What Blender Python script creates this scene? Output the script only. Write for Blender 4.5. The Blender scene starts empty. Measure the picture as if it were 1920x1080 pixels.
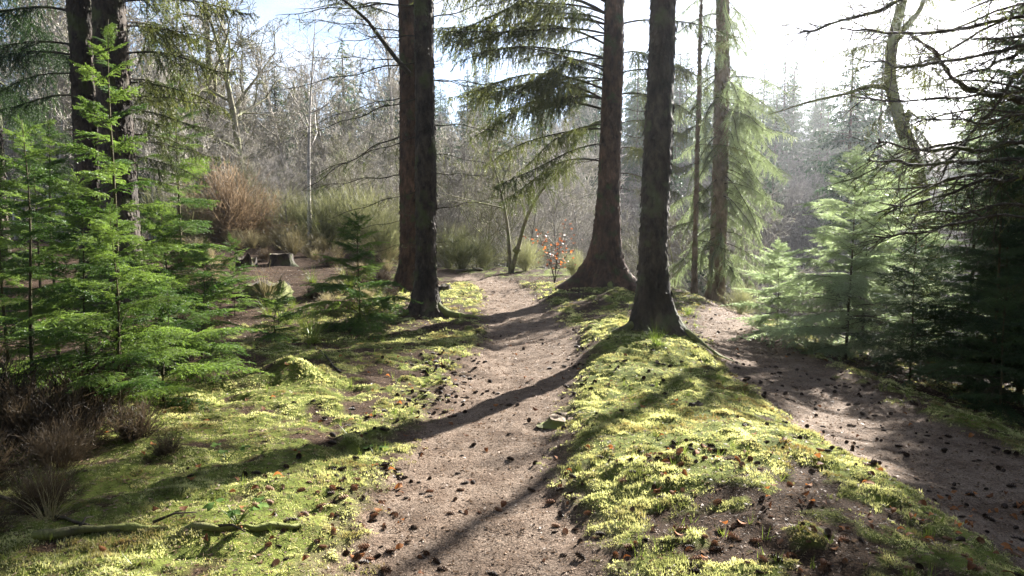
import bpy, math, random
import numpy as np
from mathutils import Vector, Matrix, Euler

# ------------------------------------------------------------------ camera, sky, sun, exposure
SC = bpy.context.scene
COL = SC.collection
R = math.radians
F = 1387.0                      # focal length in photo pixels (1920 wide)
CAMZ, PITCH = 1.6, R(5.0)
cam = bpy.data.cameras.new('camera')
cam.sensor_width = 36.0
cam.lens = 36.0 * F / 1920.0
cam.clip_start, cam.clip_end = 0.05, 1000.0
cam_o = bpy.data.objects.new('camera', cam)
COL.objects.link(cam_o)
cam_o.location = (0, 0, CAMZ)
cam_o.rotation_euler = (R(90) - PITCH, 0, 0)
SC.camera = cam_o

SUN_AZ, SUN_EL = R(35.5), R(27.0)      # right of straight ahead, above the horizon
w = bpy.data.worlds.new('World')
SC.world = w
w.use_nodes = True
nt = w.node_tree
nt.nodes.clear()
def N(nt, kind, **kw):
    n = nt.nodes.new(kind)
    for k, v in kw.items():
        if k.startswith('i_'):
            n.inputs[k[2:].replace('_', ' ')].default_value = v
        else:
            setattr(n, k, v)
    return n
sky = N(nt, 'ShaderNodeTexSky', sky_type='NISHITA', sun_disc=False, sun_elevation=SUN_EL, sun_rotation=SUN_AZ,
        air_density=0.65, dust_density=0.6, ozone_density=1.0)
geo = N(nt, 'ShaderNodeTexCoord')
mp = N(nt, 'ShaderNodeMapping')
mp.inputs['Scale'].default_value = (1.0, 1.0, 2.2)
nz = N(nt, 'ShaderNodeTexNoise', i_Scale=2.3, i_Detail=6.0, i_Roughness=0.55)
rp = N(nt, 'ShaderNodeValToRGB')
rp.color_ramp.elements[0].position = 0.47
rp.color_ramp.elements[1].position = 0.68
mx = N(nt, 'ShaderNodeMixRGB')
mx.inputs['Color2'].default_value = (4.8, 4.9, 5.2, 1)
bg = N(nt, 'ShaderNodeBackground', i_Strength=0.05)
wo = N(nt, 'ShaderNodeOutputWorld')
L = nt.links.new
L(geo.outputs['Generated'], mp.inputs['Vector']); L(mp.outputs['Vector'], nz.inputs['Vector'])
L(nz.outputs['Fac'], rp.inputs['Fac']); L(rp.outputs['Color'], mx.inputs['Fac'])
L(sky.outputs['Color'], mx.inputs['Color1']); L(mx.outputs['Color'], bg.inputs['Color'])
L(bg.outputs['Background'], wo.inputs['Surface'])

sl = bpy.data.lights.new('sun', 'SUN')
sl.energy = 5.0
sl.angle = R(0.55)
sl.color = (1.0, 0.965, 0.90)
so = bpy.data.objects.new('sun', sl)
COL.objects.link(so)
SUN_DIR = Vector((math.sin(SUN_AZ) * math.cos(SUN_EL), math.cos(SUN_AZ) * math.cos(SUN_EL), math.sin(SUN_EL)))
so.rotation_euler = (-SUN_DIR).to_track_quat('-Z', 'Y').to_euler()
so.location = SUN_DIR * 60

SC.view_settings.view_transform = 'Standard'
SC.view_settings.look = 'None'
SC.view_settings.exposure = 2.55
SC.view_settings.gamma = 1.0
SC.view_settings.use_curve_mapping = False
cy = SC.cycles
cy.max_bounces, cy.diffuse_bounces, cy.glossy_bounces, cy.transmission_bounces = 5, 3, 2, 4
cy.volume_bounces, cy.transparent_max_bounces = 0, 4
cy.sample_clamp_indirect = 6.0
cy.use_denoising = True

HAZE_DENSITY = 0.00045

# ------------------------------------------------------------------ helpers
rng = np.random.default_rng(7)
random.seed(7)

def tag(o, label=None, cat=None, group=None, kind=None):
    if label: o['label'] = label
    if cat: o['category'] = cat
    if group: o['group'] = group
    if kind: o['kind'] = kind
    return o
def empty(name, loc=(0, 0, 0), rz=0.0, scale=1.0):
    o = bpy.data.objects.new(name, None)
    o.empty_display_size = 0.1
    COL.objects.link(o)
    o.location = loc
    o.rotation_euler = (0, 0, rz)
    o.scale = (scale,) * 3
    return o
def place(name, mesh, parent=None, loc=(0, 0, 0), rot=(0, 0, 0), scale=(1, 1, 1)):
    o = bpy.data.objects.new(name, mesh)
    COL.objects.link(o)
    o.parent = parent
    o.location, o.rotation_euler = loc, rot
    o.scale = scale if hasattr(scale, '__len__') else (scale,) * 3
    return o
def sstep(a, b, x):
    t = np.clip((x - a) / (b - a), 0, 1)
    return t * t * (3 - 2 * t)
def _h(ix, iy, iz, seed):
    n = (ix.astype(np.int64) * 374761393 + iy.astype(np.int64) * 668265263 + iz.astype(np.int64) * 2147483647 + seed * 974634121) & 0xffffffff
    n = ((n ^ (n >> 13)) * 1274126177) & 0xffffffff
    n = ((n ^ (n >> 16)) * 2246822519) & 0xffffffff
    return ((n ^ (n >> 15)) & 0xffffff) / float(0xffffff)
def vn3(x, y, z, seed=0):
    x, y, z = np.broadcast_arrays(np.asarray(x, float), np.asarray(y, float), np.asarray(z, float))
    ix, iy, iz = np.floor(x), np.floor(y), np.floor(z)
    fx, fy, fz = x - ix, y - iy, z - iz
    fx, fy, fz = fx * fx * (3 - 2 * fx), fy * fy * (3 - 2 * fy), fz * fz * (3 - 2 * fz)
    out = 0
    for a in (0, 1):
        for b in (0, 1):
            for c in (0, 1):
                wgt = (fx if a else 1 - fx) * (fy if b else 1 - fy) * (fz if c else 1 - fz)
                out = out + wgt * _h(ix + a, iy + b, iz + c, seed)
    return out * 2 - 1
def vn(x, y, seed=0):
    return vn3(x, y, 0.5 * np.ones_like(np.asarray(x, float)), seed)
def nrm(v):
    return v / np.maximum(np.linalg.norm(v, axis=-1, keepdims=True), 1e-9)

class MB:
    """collects triangles and quads with material slots, builds one mesh"""
    def __init__(s):
        s.v, s.t, s.q, s.n = [], [], [], 0
    def add(s, v, tris=None, quads=None, m=0):
        v = np.asarray(v, float).reshape(-1, 3)
        if tris is not None and len(tris): s.t.append((np.asarray(tris, int) + s.n, m))
        if quads is not None and len(quads): s.q.append((np.asarray(quads, int) + s.n, m))
        s.v.append(v)
        s.n += len(v)
    def prisms(s, A, B, ra, rb, m=0, sides=3):
        A, B = np.asarray(A, float), np.asarray(B, float)
        n = len(A)
        if n == 0: return
        ra, rb = np.broadcast_to(ra, (n,)), np.broadcast_to(rb, (n,))
        d = nrm(B - A)
        ref = np.where(np.abs(d[:, 2:3]) > 0.8, np.array([[1.0, 0, 0]]), np.array([[0, 0, 1.0]]))
        u = nrm(np.cross(d, ref)); v = np.cross(d, u)
        vs = np.zeros((n, 2 * sides, 3))
        for k in range(sides):
            a = 2 * math.pi * k / sides
            o = u * math.cos(a) + v * math.sin(a)
            vs[:, k] = A + o * ra[:, None]
            vs[:, sides + k] = B + o * rb[:, None]
        q = np.array([[k, (k + 1) % sides, sides + (k + 1) % sides, sides + k] for k in range(sides)])
        s.add(vs, quads=(q[None] + (np.arange(n) * 2 * sides)[:, None, None]).reshape(-1, 4), m=m)
    def ribbons(s, A, B, wa, wb, m=0):
        n = len(A)
        side = nrm(np.cross(B - A, rng.normal(size=(n, 3))))
        wa, wb = np.broadcast_to(wa, (n,))[:, None], np.broadcast_to(wb, (n,))[:, None]
        s.add(np.stack([A - side * wa, A + side * wa, B + side * wb, B - side * wb], 1), quads=np.arange(4 * n).reshape(-1, 4), m=m)
    def tube(s, pts, rad, sides=8, m=0, cap=True, rough=0.0, seed=0):
        p = np.asarray(pts, float)
        n = len(p)
        rad = np.broadcast_to(rad, (n,)).astype(float)
        d = nrm(np.gradient(p, axis=0))
        ref = np.array([0, 0, 1.0]) if abs(d[0, 2]) < 0.8 else np.array([0, 1.0, 0])
        u = nrm(np.cross(d, ref)); v = np.cross(d, u)
        a = np.arange(sides) * 2 * math.pi / sides
        vs = p[:, None] + rad[:, None, None] * (u[:, None] * np.cos(a)[None, :, None] + v[:, None] * np.sin(a)[None, :, None])
        if rough:
            k = vn3(vs[..., 0] * 22, vs[..., 1] * 22, vs[..., 2] * 22, seed)[..., None]
            vs = vs + (vs - p[:, None]) * k * rough
        i, j = np.meshgrid(np.arange(n - 1), np.arange(sides), indexing='ij')
        b, j2 = i * sides, (j + 1) % sides
        q = np.stack([b + j, b + j2, b + sides + j2, b + sides + j], -1).reshape(-1, 4)
        vs = vs.reshape(-1, 3)
        t = []
        if cap:
            vs = np.vstack([vs, p[:1] - d[:1] * rad[0] * .2, p[-1:] + d[-1:] * rad[-1] * .2])
            c0, c1 = n * sides, n * sides + 1
            for k in range(sides):
                k2 = (k + 1) % sides
                t += [[c0, k2, k], [c1, (n - 1) * sides + k, (n - 1) * sides + k2]]
        s.add(vs, tris=t, quads=q, m=m)
    def needles(s, P, D, length, width, m=1):
        """one thin triangle per needle: base P, unit direction D"""
        n = len(P)
        side = nrm(np.cross(D, rng.normal(size=(n, 3))))
        length = np.broadcast_to(length, (n,))[:, None]; width = np.broadcast_to(width, (n,))[:, None]
        vs = np.stack([P - side * width * .5, P + side * width * .5, P + D * length], 1)
        s.add(vs, tris=np.arange(3 * n).reshape(-1, 3), m=m)
    def mesh(s, name, mats, smooth=True):
        me = bpy.data.meshes.new(name)
        V = np.concatenate(s.v) if s.v else np.zeros((0, 3))
        T = np.concatenate([t for t, _ in s.t]) if s.t else np.zeros((0, 3), int)
        Q = np.concatenate([q for q, _ in s.q]) if s.q else np.zeros((0, 4), int)
        mi = np.concatenate([np.full(len(t), k) for t, k in s.t] + [np.full(len(q), k) for q, k in s.q]) if (s.t or s.q) else np.zeros(0)
        me.vertices.add(len(V)); me.vertices.foreach_set('co', V.astype(np.float32).ravel())
        nl = len(T) * 3 + len(Q) * 4
        me.loops.add(nl); me.polygons.add(len(T) + len(Q))
        me.loops.foreach_set('vertex_index', np.concatenate([T.ravel(), Q.ravel()]).astype(np.int32))
        tot = np.concatenate([np.full(len(T), 3), np.full(len(Q), 4)])
        me.polygons.foreach_set('loop_start', (np.cumsum(tot) - tot).astype(np.int32))
        me.polygons.foreach_set('material_index', mi.astype(np.int32))
        me.polygons.foreach_set('use_smooth', np.full(len(tot), bool(smooth)))
        for mt in (mats if isinstance(mats, (list, tuple)) else [mats]): me.materials.append(mt)
        me.update(calc_edges=True)
        me.validate()
        return me

# ------------------------------------------------------------------ materials
def new_mat(name):
    m = bpy.data.materials.new(name)
    m.use_nodes = True
    m.node_tree.nodes.clear()
    return m, m.node_tree, m.node_tree.links.new
def c4(c): return (c[0], c[1], c[2], 1.0)
def leaf_mat(name, a, b, trans=0.4, rough=0.5, tcol=None, scale=3.0, rand=0.35, spec=0.4):
    """thin leaves or needles: two-tone colour, light passing through"""
    m, nt, L = new_mat(name)
    tc = N(nt, 'ShaderNodeNewGeometry'); oi = N(nt, 'ShaderNodeObjectInfo')
    nz = N(nt, 'ShaderNodeTexNoise', i_Scale=scale, i_Detail=3.0)
    L(tc.outputs['Position'], nz.inputs['Vector'])
    ad = N(nt, 'ShaderNodeMath', operation='MULTIPLY_ADD'); ad.inputs[1].default_value = rand; ad.inputs[2].default_value = -rand / 2
    L(oi.outputs['Random'], ad.inputs[0])
    a2 = N(nt, 'ShaderNodeMath', operation='ADD'); L(nz.outputs['Fac'], a2.inputs[0]); L(ad.outputs[0], a2.inputs[1])
    rp = N(nt, 'ShaderNodeValToRGB')
    rp.color_ramp.elements[0].position = 0.32; rp.color_ramp.elements[1].position = 0.68
    rp.color_ramp.elements[0].color = c4(a); rp.color_ramp.elements[1].color = c4(b)
    L(a2.outputs[0], rp.inputs['Fac'])
    p = N(nt, 'ShaderNodeBsdfPrincipled', i_Roughness=rough)
    p.inputs['Specular IOR Level'].default_value = spec
    L(rp.outputs['Color'], p.inputs['Base Color'])
    t = N(nt, 'ShaderNodeBsdfTranslucent')
    if tcol:
        mm = N(nt, 'ShaderNodeMixRGB', blend_type='MULTIPLY'); mm.inputs['Fac'].default_value = 1
        mm.inputs['Color2'].default_value = c4(tcol); L(rp.outputs['Color'], mm.inputs['Color1']); L(mm.outputs['Color'], t.inputs['Color'])
    else:
        L(rp.outputs['Color'], t.inputs['Color'])
    ms = N(nt, 'ShaderNodeMixShader'); ms.inputs['Fac'].default_value = trans
    o = N(nt, 'ShaderNodeOutputMaterial')
    L(p.outputs[0], ms.inputs[1]); L(t.outputs[0], ms.inputs[2]); L(ms.outputs[0], o.inputs['Surface'])
    return m
def bark_mat(name, a, b, moss=None, moss_amt=0.0, scale=14.0, stretch=0.45, bump=0.5, rough=0.85):
    m, nt, L = new_mat(name)
    g = N(nt, 'ShaderNodeTexCoord'); oi = N(nt, 'ShaderNodeObjectInfo')
    mp = N(nt, 'ShaderNodeMapping'); mp.inputs['Scale'].default_value = (1, 1, stretch)
    L(g.outputs['Object'], mp.inputs['Vector'])
    vo = N(nt, 'ShaderNodeTexVoronoi', feature='DISTANCE_TO_EDGE', i_Scale=scale)
    nz = N(nt, 'ShaderNodeTexNoise', i_Scale=scale * .8, i_Detail=6.0, i_Roughness=.65)
    L(mp.outputs[0], nz.inputs['Vector'])
    wv = N(nt, 'ShaderNodeVectorMath', operation='MULTIPLY_ADD'); wv.inputs[1].default_value = (.08,) * 3
    L(nz.outputs['Color'], wv.inputs[0]); L(mp.outputs[0], wv.inputs[2]); L(wv.outputs[0], vo.inputs['Vector'])
    rp = N(nt, 'ShaderNodeValToRGB')
    rp.color_ramp.elements[0].position = .3; rp.color_ramp.elements[1].position = .72
    rp.color_ramp.elements[0].color = c4(a); rp.color_ramp.elements[1].color = c4(b)
    L(nz.outputs['Fac'], rp.inputs['Fac'])
    n5 = N(nt, 'ShaderNodeTexNoise', i_Scale=2.2, i_Detail=4.0); L(g.outputs['Object'], n5.inputs['Vector'])
    r5 = N(nt, 'ShaderNodeValToRGB'); r5.color_ramp.elements[0].position = .35; r5.color_ramp.elements[1].position = .68
    r5.color_ramp.elements[0].color = (.5, .5, .5, 1); r5.color_ramp.elements[1].color = (1.25, 1.22, 1.18, 1); L(n5.outputs['Fac'], r5.inputs['Fac'])
    m5 = N(nt, 'ShaderNodeMixRGB', blend_type='MULTIPLY'); m5.inputs['Fac'].default_value = 1
    L(rp.outputs['Color'], m5.inputs['Color1']); L(r5.outputs['Color'], m5.inputs['Color2'])
    col = m5.outputs['Color']
    if moss:
        n2 = N(nt, 'ShaderNodeTexNoise', i_Scale=3.2, i_Detail=5.0); L(g.outputs['Object'], n2.inputs['Vector'])
        r2 = N(nt, 'ShaderNodeValToRGB'); r2.color_ramp.elements[0].position = .62 - moss_amt * .3; r2.color_ramp.elements[1].position = .72 - moss_amt * .25
        L(n2.outputs['Fac'], r2.inputs['Fac'])
        mm = N(nt, 'ShaderNodeMixRGB'); mm.inputs['Color2'].default_value = c4(moss)
        L(r2.outputs['Color'], mm.inputs['Fac']); L(col, mm.inputs['Color1']); col = mm.outputs['Color']
    p = N(nt, 'ShaderNodeBsdfPrincipled', i_Roughness=rough)
    p.inputs['Specular IOR Level'].default_value = .25
    L(col, p.inputs['Base Color'])
    ms = N(nt, 'ShaderNodeMath', operation='MULTIPLY'); ms.inputs[1].default_value = 2.0; ms.use_clamp = True
    L(vo.outputs['Distance'], ms.inputs[0])
    ad = N(nt, 'ShaderNodeMath', operation='ADD'); L(ms.outputs[0], ad.inputs[0]); L(nz.outputs['Fac'], ad.inputs[1])
    bp = N(nt, 'ShaderNodeBump'); bp.inputs['Strength'].default_value = bump; bp.inputs['Distance'].default_value = .02
    L(ad.outputs[0], bp.inputs['Height']); L(bp.outputs[0], p.inputs['Normal'])
    o = N(nt, 'ShaderNodeOutputMaterial'); L(p.outputs[0], o.inputs['Surface'])
    return m
def ground_mat():
    m, nt, L = new_mat('forest_floor')
    g = N(nt, 'ShaderNodeNewGeometry')
    def noise(sc, det=5.0, r=.6):
        n = N(nt, 'ShaderNodeTexNoise', i_Scale=sc, i_Detail=det, i_Roughness=r); L(g.outputs['Position'], n.inputs['Vector']); return n
    def ramp(src, p0, c0, p1, c1, mid=None):
        r = N(nt, 'ShaderNodeValToRGB'); e = r.color_ramp.elements
        e[0].position, e[0].color, e[1].position, e[1].color = p0, c4(c0), p1, c4(c1)
        if mid: k = e.new(mid[0]); k.color = c4(mid[1])
        L(src, r.inputs['Fac']); return r
    n1, n2, n3 = noise(1.3), noise(14.0, 6), noise(90.0, 4, .7)
    dirt = ramp(n3.outputs['Fac'], .31, (.040, .029, .022), .70, (.38, .29, .22), (.5, (.165, .122, .091)))
    n4 = noise(4.2, 5, .65)
    dirt2 = ramp(n4.outputs['Fac'], .36, (.42, .36, .32), .62, (1, 1, 1))
    md = N(nt, 'ShaderNodeMixRGB', blend_type='MULTIPLY'); md.inputs['Fac'].default_value = .75
    L(dirt.outputs[0], md.inputs['Color1']); L(dirt2.outputs[0], md.inputs['Color2'])
    lit = ramp(n3.outputs['Fac'], .3, (.012, .008, .006), .74, (.13, .078, .045), (.52, (.042, .026, .016)))
    mos = ramp(n2.outputs['Fac'], .3, (.045, .06, .012), .7, (.15, .17, .035))
    ap = N(nt, 'ShaderNodeAttribute', attribute_name='path_mask'); am = N(nt, 'ShaderNodeAttribute', attribute_name='moss_mask')
    m1 = N(nt, 'ShaderNodeMixRGB'); L(lit.outputs[0], m1.inputs['Color1']); L(mos.outputs[0], m1.inputs['Color2'])
    mk = N(nt, 'ShaderNodeMath', operation='MULTIPLY_ADD'); mk.inputs[1].default_value = 1.4; L(am.outputs['Fac'], mk.inputs[0])
    nk = N(nt, 'ShaderNodeMath', operation='MULTIPLY_ADD'); nk.inputs[1].default_value = .9; nk.inputs[2].default_value = -.65; L(n2.outputs['Fac'], nk.inputs[0])
    L(nk.outputs[0], mk.inputs[2]); mk.use_clamp = True
    L(mk.outputs[0], m1.inputs['Fac'])
    m2 = N(nt, 'ShaderNodeMixRGB'); L(ap.outputs['Fac'], m2.inputs['Fac']); L(m1.outputs[0], m2.inputs['Color1']); L(md.outputs[0], m2.inputs['Color2'])
    p = N(nt, 'ShaderNodeBsdfPrincipled', i_Roughness=.95); p.inputs['Specular IOR Level'].default_value = .08
    L(m2.outputs[0], p.inputs['Base Color'])
    b1 = N(nt, 'ShaderNodeBump'); b1.inputs['Strength'].default_value = .9; b1.inputs['Distance'].default_value = .012
    L(n3.outputs['Fac'], b1.inputs['Height'])
    b2 = N(nt, 'ShaderNodeBump'); b2.inputs['Strength'].default_value = .6; b2.inputs['Distance'].default_value = .03
    L(n2.outputs['Fac'], b2.inputs['Height']); L(b1.outputs[0], b2.inputs['Normal']); L(b2.outputs[0], p.inputs['Normal'])
    o = N(nt, 'ShaderNodeOutputMaterial'); L(p.outputs[0], o.inputs['Surface'])
    return m

M = {}
M['ground'] = ground_mat()
M['bark_dark'] = bark_mat('spruce_bark', (.013, .010, .008), (.10, .074, .055), (.06, .065, .024), .3)
M['bark_red'] = bark_mat('reddish_spruce_bark', (.022, .013, .009), (.16, .088, .058), (.05, .055, .02), .2)
M['bark_grey'] = bark_mat('grey_spruce_bark', (.014, .011, .009), (.10, .077, .058), (.075, .08, .04), .25)
M['bark_pale'] = bark_mat('sunlit_spruce_bark', (.12, .085, .055), (.36, .27, .19), (.12, .12, .04), .3)  # spruce bark lightened, sun and glare put into the tone
M['bark_moss'] = bark_mat('mossy_bark', (.05, .042, .025), (.15, .13, .07), (.14, .15, .04), .9)
M['twig'] = bark_mat('twig_bark', (.03, .024, .018), (.09, .07, .05), (.08, .085, .03), .3, scale=30)
M['stem_green'] = bark_mat('sapling_bark', (.04, .035, .018), (.13, .11, .05), scale=40)
M['bark_bare'] = bark_mat('bare_twig_bark', (.22, .20, .175), (.64, .60, .54), (.26, .25, .14), .3, scale=20)
M['bark_bare_dark'] = bark_mat('dark_twig_bark', (.13, .12, .112), (.33, .305, .285), scale=20)
M['bark_olive'] = bark_mat('lichen_bark', (.10, .09, .06), (.28, .25, .17), (.18, .19, .08), .5, scale=16)
M['birch'] = bark_mat('birch_bark', (.25, .22, .2), (.68, .63, .57), (.08, .06, .05), .05, scale=10, stretch=2.5)
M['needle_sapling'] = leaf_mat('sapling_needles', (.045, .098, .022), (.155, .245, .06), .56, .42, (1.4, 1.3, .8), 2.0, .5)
M['needle_pale'] = leaf_mat('pale_needles', (.20, .255, .165), (.40, .46, .34), .62, .36, (1.3, 1.35, .9), 2.0, .4, .6)  # raised albedo paints in the glow of backlit foliage
M['needle_dark'] = leaf_mat('shaded_needles', (.022, .046, .016), (.058, .10, .034), .35, .5, (1.2, 1.3, .8), 2.0, .4, .4)  # darker copy of the sapling needles, thicket shade put into the colour
M['needle_spruce'] = leaf_mat('spruce_needles', (.05, .068, .026), (.135, .15, .055), .5, .45, (1.25, 1.25, .75), 1.2, .5)
M['needle_olive'] = leaf_mat('pale_spruce_needles', (.15, .18, .10), (.33, .38, .23), .6, .4, (1.12, 1.18, .85), 1.2, .4, .5)  # spruce needles in a lighter copy, backlight and glare veil painted in
M['needle_far'] = leaf_mat('far_conifer_needles', (.022, .052, .028), (.07, .115, .055), .32, .5, (1.2, 1.2, .8), .3, .5)
M['moss'] = leaf_mat('moss_fronds', (.13, .13, .045), (.55, .52, .25), .5, .65, (1.12, 1.1, .7), 5.0, 0, .3)
def moss_mat():
    m = leaf_mat('moss_carpet', (.11, .125, .045), (.74, .73, .43), .5, .7, (1.12, 1.1, .7), 5.0, 0, .3)
    nt = m.node_tree; L = nt.links.new
    rp = [n for n in nt.nodes if n.type == 'VALTORGB'][0]
    g = N(nt, 'ShaderNodeNewGeometry'); nz = N(nt, 'ShaderNodeTexNoise', i_Scale=2.4, i_Detail=4.0, i_Roughness=.65); L(g.outputs['Position'], nz.inputs['Vector'])
    r2 = N(nt, 'ShaderNodeValToRGB'); r2.color_ramp.elements[0].position = .48; r2.color_ramp.elements[1].position = .68
    L(nz.outputs['Fac'], r2.inputs['Fac'])
    mx = N(nt, 'ShaderNodeMixRGB'); mx.inputs['Color2'].default_value = (.20, .135, .065, 1)
    outs = [l.to_socket for l in rp.outputs['Color'].links]
    L(r2.outputs['Color'], mx.inputs['Fac']); L(rp.outputs['Color'], mx.inputs['Color1'])
    for so_ in outs: L(mx.outputs['Color'], so_)
    return m
M['moss'] = moss_mat()
M['broom'] = leaf_mat('broom_twigs', (.07, .08, .03), (.22, .22, .10), .55, .5, None, 3.0, .4)
M['broom_brown'] = leaf_mat('dead_broom_twigs', (.12, .08, .045), (.31, .22, .135), .55, .6, None, 3.0, .3)
M['heather'] = leaf_mat('heather_twigs', (.028, .020, .013), (.095, .068, .04), .45, .6, None, 5.0, .4)
M['straw'] = leaf_mat('dry_grass', (.16, .13, .06), (.40, .34, .18), .4, .5, None, 4.0, .4)
M['grass'] = leaf_mat('green_grass', (.06, .10, .02), (.18, .22, .06), .45, .45, (1.3, 1.3, .7), 4.0, .4)
M['leaf_brown'] = leaf_mat('dead_leaf', (.12, .05, .022), (.32, .14, .055), .35, .7, (1.2, 1.0, .7), 20.0, 1.2, .1)
M['leaf_orange'] = leaf_mat('beech_leaf', (.20, .07, .03), (.38, .15, .06), .5, .5, (1.3, 1.0, .7), 20.0, .8)
M['bramble'] = leaf_mat('bramble_leaf', (.05, .10, .02), (.14, .22, .05), .4, .6, (1.3, 1.3, .6), 10.0, .6, .15)
M['cone'] = leaf_mat('cone_scale', (.035, .020, .013), (.26, .14, .08), .05, .6, None, 30.0, 1.2, .3)
M['litter'] = leaf_mat('needle_litter', (.035, .02, .012), (.34, .23, .15), .25, .6, None, 25.0, 0, .3)
M['cutwood'] = bark_mat('old_cut_wood', (.04, .03, .02), (.12, .095, .065), (.12, .13, .04), .4, scale=25)

# ------------------------------------------------------------------ terrain
MAIN = np.array([(-.1, -6, .6), (-.15, 1.5, .68), (-.17, 3.3, .68), (-.25, 4.6, .60), (-.2, 6.1, .58), (.18, 8.4, .70), (.22, 11, .70), (-.02, 14.6, .58), (-.5, 18.3, .5), (-1.5, 21, .45), (-4, 24, .45)])
SIDE = np.array([(3.4, -6, .9), (3.2, 2, .85), (3.1, 4.5, .80), (3.05, 6, .78), (3.05, 8, .72), (3.3, 10, .6), (3.75, 12.6, .55), (4.6, 15.5, .5), (6.2, 19, .45)])
TREE_A, TREE_B = (1.76, 9.3), (1.97, 15.4)
def poly_in(x, y, P):
    best = np.full(np.shape(x), -1e9)
    for (ax, ay, aw), (bx, by, bw) in zip(P[:-1], P[1:]):
        dx, dy = bx - ax, by - ay
        t = np.clip(((x - ax) * dx + (y - ay) * dy) / (dx * dx + dy * dy), 0, 1)
        d = np.hypot(x - ax - t * dx, y - ay - t * dy)
        best = np.maximum(best, aw + t * (bw - aw) - d)
    return best
def masks(x, y):
    e = .11 * vn(x * 2.1, y * 2.1, 11) + .11 * vn(x * 6.5, y * 6.5, 12) + .10 * vn(x * 17, y * 17, 13)
    a = sstep(-.16, .22, poly_in(x, y, MAIN) + e)
    b = sstep(-.14, .16, poly_in(x, y, SIDE) + e)
    n = vn(x * .8, y * .8, 21) * .3 + vn(x * 2.3, y * 2.3, 22) * .38 + vn(x * 6, y * 6, 23) * .5 + vn(x * 15, y * 15, 24) * .35 - .10
    n = n + .5 * np.exp(-((x - 1.35) / .55) ** 2) * sstep(3.9, 4.9, y) * sstep(11, 9, y)
    moss = sstep(-.34, .22, n + .25 * sstep(9, 5, y) - .08 * sstep(10.5, 15, y) * sstep(-1, -2.5, x) - .5 * sstep(24, 40, y) - .55 * sstep(-3.2, -4.6, x)
                 - .05 * sstep(4.6, 3.4, y) * sstep(.6, 1.2, x) - .2 * sstep(2.2, 3.0, x))
    d1 = (y - 10.9) ** 2 + (x + 2.3) ** 2
    moss = moss * (1 - .8 * np.exp(-d1 / .8))
    return a, b, moss * (1 - np.maximum(a, b))
def height(x, y, fine=True):
    x, y = np.asarray(x, float), np.asarray(y, float)
    z = .85 * sstep(9, 24, y) * sstep(-.8, -6, x)
    z = z + .22 * sstep(9, 17, y) * sstep(-3, 0, x) * (1 - sstep(3, 6, x))
    z = z - .12 * sstep(1.9, 3.0, x) - .25 * np.clip(x - 3.9, 0, 12) * (1 - .9 * sstep(24, 50, y))
    z = z + .15 * np.exp(-((x - 1.35) / .95) ** 2) * sstep(1.0, 4, y) * (1 - sstep(9.5, 13, y))
    z = z + .10 * np.exp(-((x - TREE_A[0]) ** 2 + (y - TREE_A[1]) ** 2) / .9)
    z = z + .14 * np.exp(-((x - TREE_B[0]) ** 2 + (y - TREE_B[1]) ** 2) / 1.2)
    z = z + .10 * np.exp(-((x + 1.6) ** 2 + (y - 12.9) ** 2) / .8)
    z = z + .08 * sstep(-.8, -1.7, x) * sstep(12, 8, y)
    z = z + .22 * np.exp(-((x + 2.15) / .34) ** 2 - ((y - 7.1) / .24) ** 2)
    yc = 17.5 + 5 * sstep(4, 0, x) + 12 * sstep(-2, -9, x)
    v = y - yc
    z = z - 6.5 * sstep(0, 26, v) + .20 * np.maximum(v - 28, 0)
    if fine:
        a, b, mo = masks(x, y)
        p = np.maximum(a, b)
        near = sstep(60, 20, np.hypot(x, y))
        z = z - .06 * a - .03 * b
        z = z + near * ((1 - .6 * p) * (.06 * vn(x * .7, y * .7, 1) + .05 * vn(x * 1.9, y * 1.9, 2))
                        + (1 - .3 * p) * .03 * vn(x * 4.6, y * 4.6, 3) + mo * .055 * np.abs(vn(x * 6, y * 6, 4)) + mo * .02 * np.abs(vn(x * 13, y * 13, 6)) + .011 * vn(x * 14, y * 14, 5))
    return z
def hz(x, y): return float(height(np.array([x]), np.array([y]))[0])
def ray(px, py):
    a, b = (px - 960) / F, (540 - py) / F
    return np.array([a, math.cos(PITCH) + b * math.sin(PITCH), -math.sin(PITCH) + b * math.cos(PITCH)])
def at(px, py, Y):
    d = ray(px, py)
    return np.array([0, 0, CAMZ]) + d * (Y / d[1])
def ground_at(px, py):
    d = ray(px, py)
    t = np.linspace(1.5, 60, 4000)
    p = d[None] * t[:, None] + np.array([0, 0, CAMZ])
    k = np.argmax(p[:, 2] < height(p[:, 0], p[:, 1]))
    return p[k]
def spaced(a, b, step, lim_lo, lim_hi, grow):
    c = list(np.arange(a, b + 1e-6, step))
    s = step; v = b
    while v < lim_hi:
        s *= grow; v += s; c.append(min(v, lim_hi))
    s = step; v = a; lo = []
    while v > lim_lo:
        s *= grow * 1.05; v -= s; lo.append(max(v, lim_lo))
    return np.array(lo[::-1] + c)
gx = spaced(-4.2, 4.6, .045, -150, 150, 1.06)
gy = spaced(2.6, 10.5, .045, -38, 188, 1.025)
X, Y = np.meshgrid(gx, gy)
xf, yf = X.ravel(), Y.ravel()
Z = height(xf, yf)
pa, pb, pm = masks(xf, yf)
nx_, ny_ = len(gx), len(gy)
i, j = np.meshgrid(np.arange(ny_ - 1), np.arange(nx_ - 1), indexing='ij')
quads = np.stack([i * nx_ + j, i * nx_ + j + 1, (i + 1) * nx_ + j + 1, (i + 1) * nx_ + j], -1).reshape(-1, 4)
fa, fb = pa[quads].mean(1) > .5, pb[quads].mean(1) > .5
V = np.stack([xf, yf, Z], 1)
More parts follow.
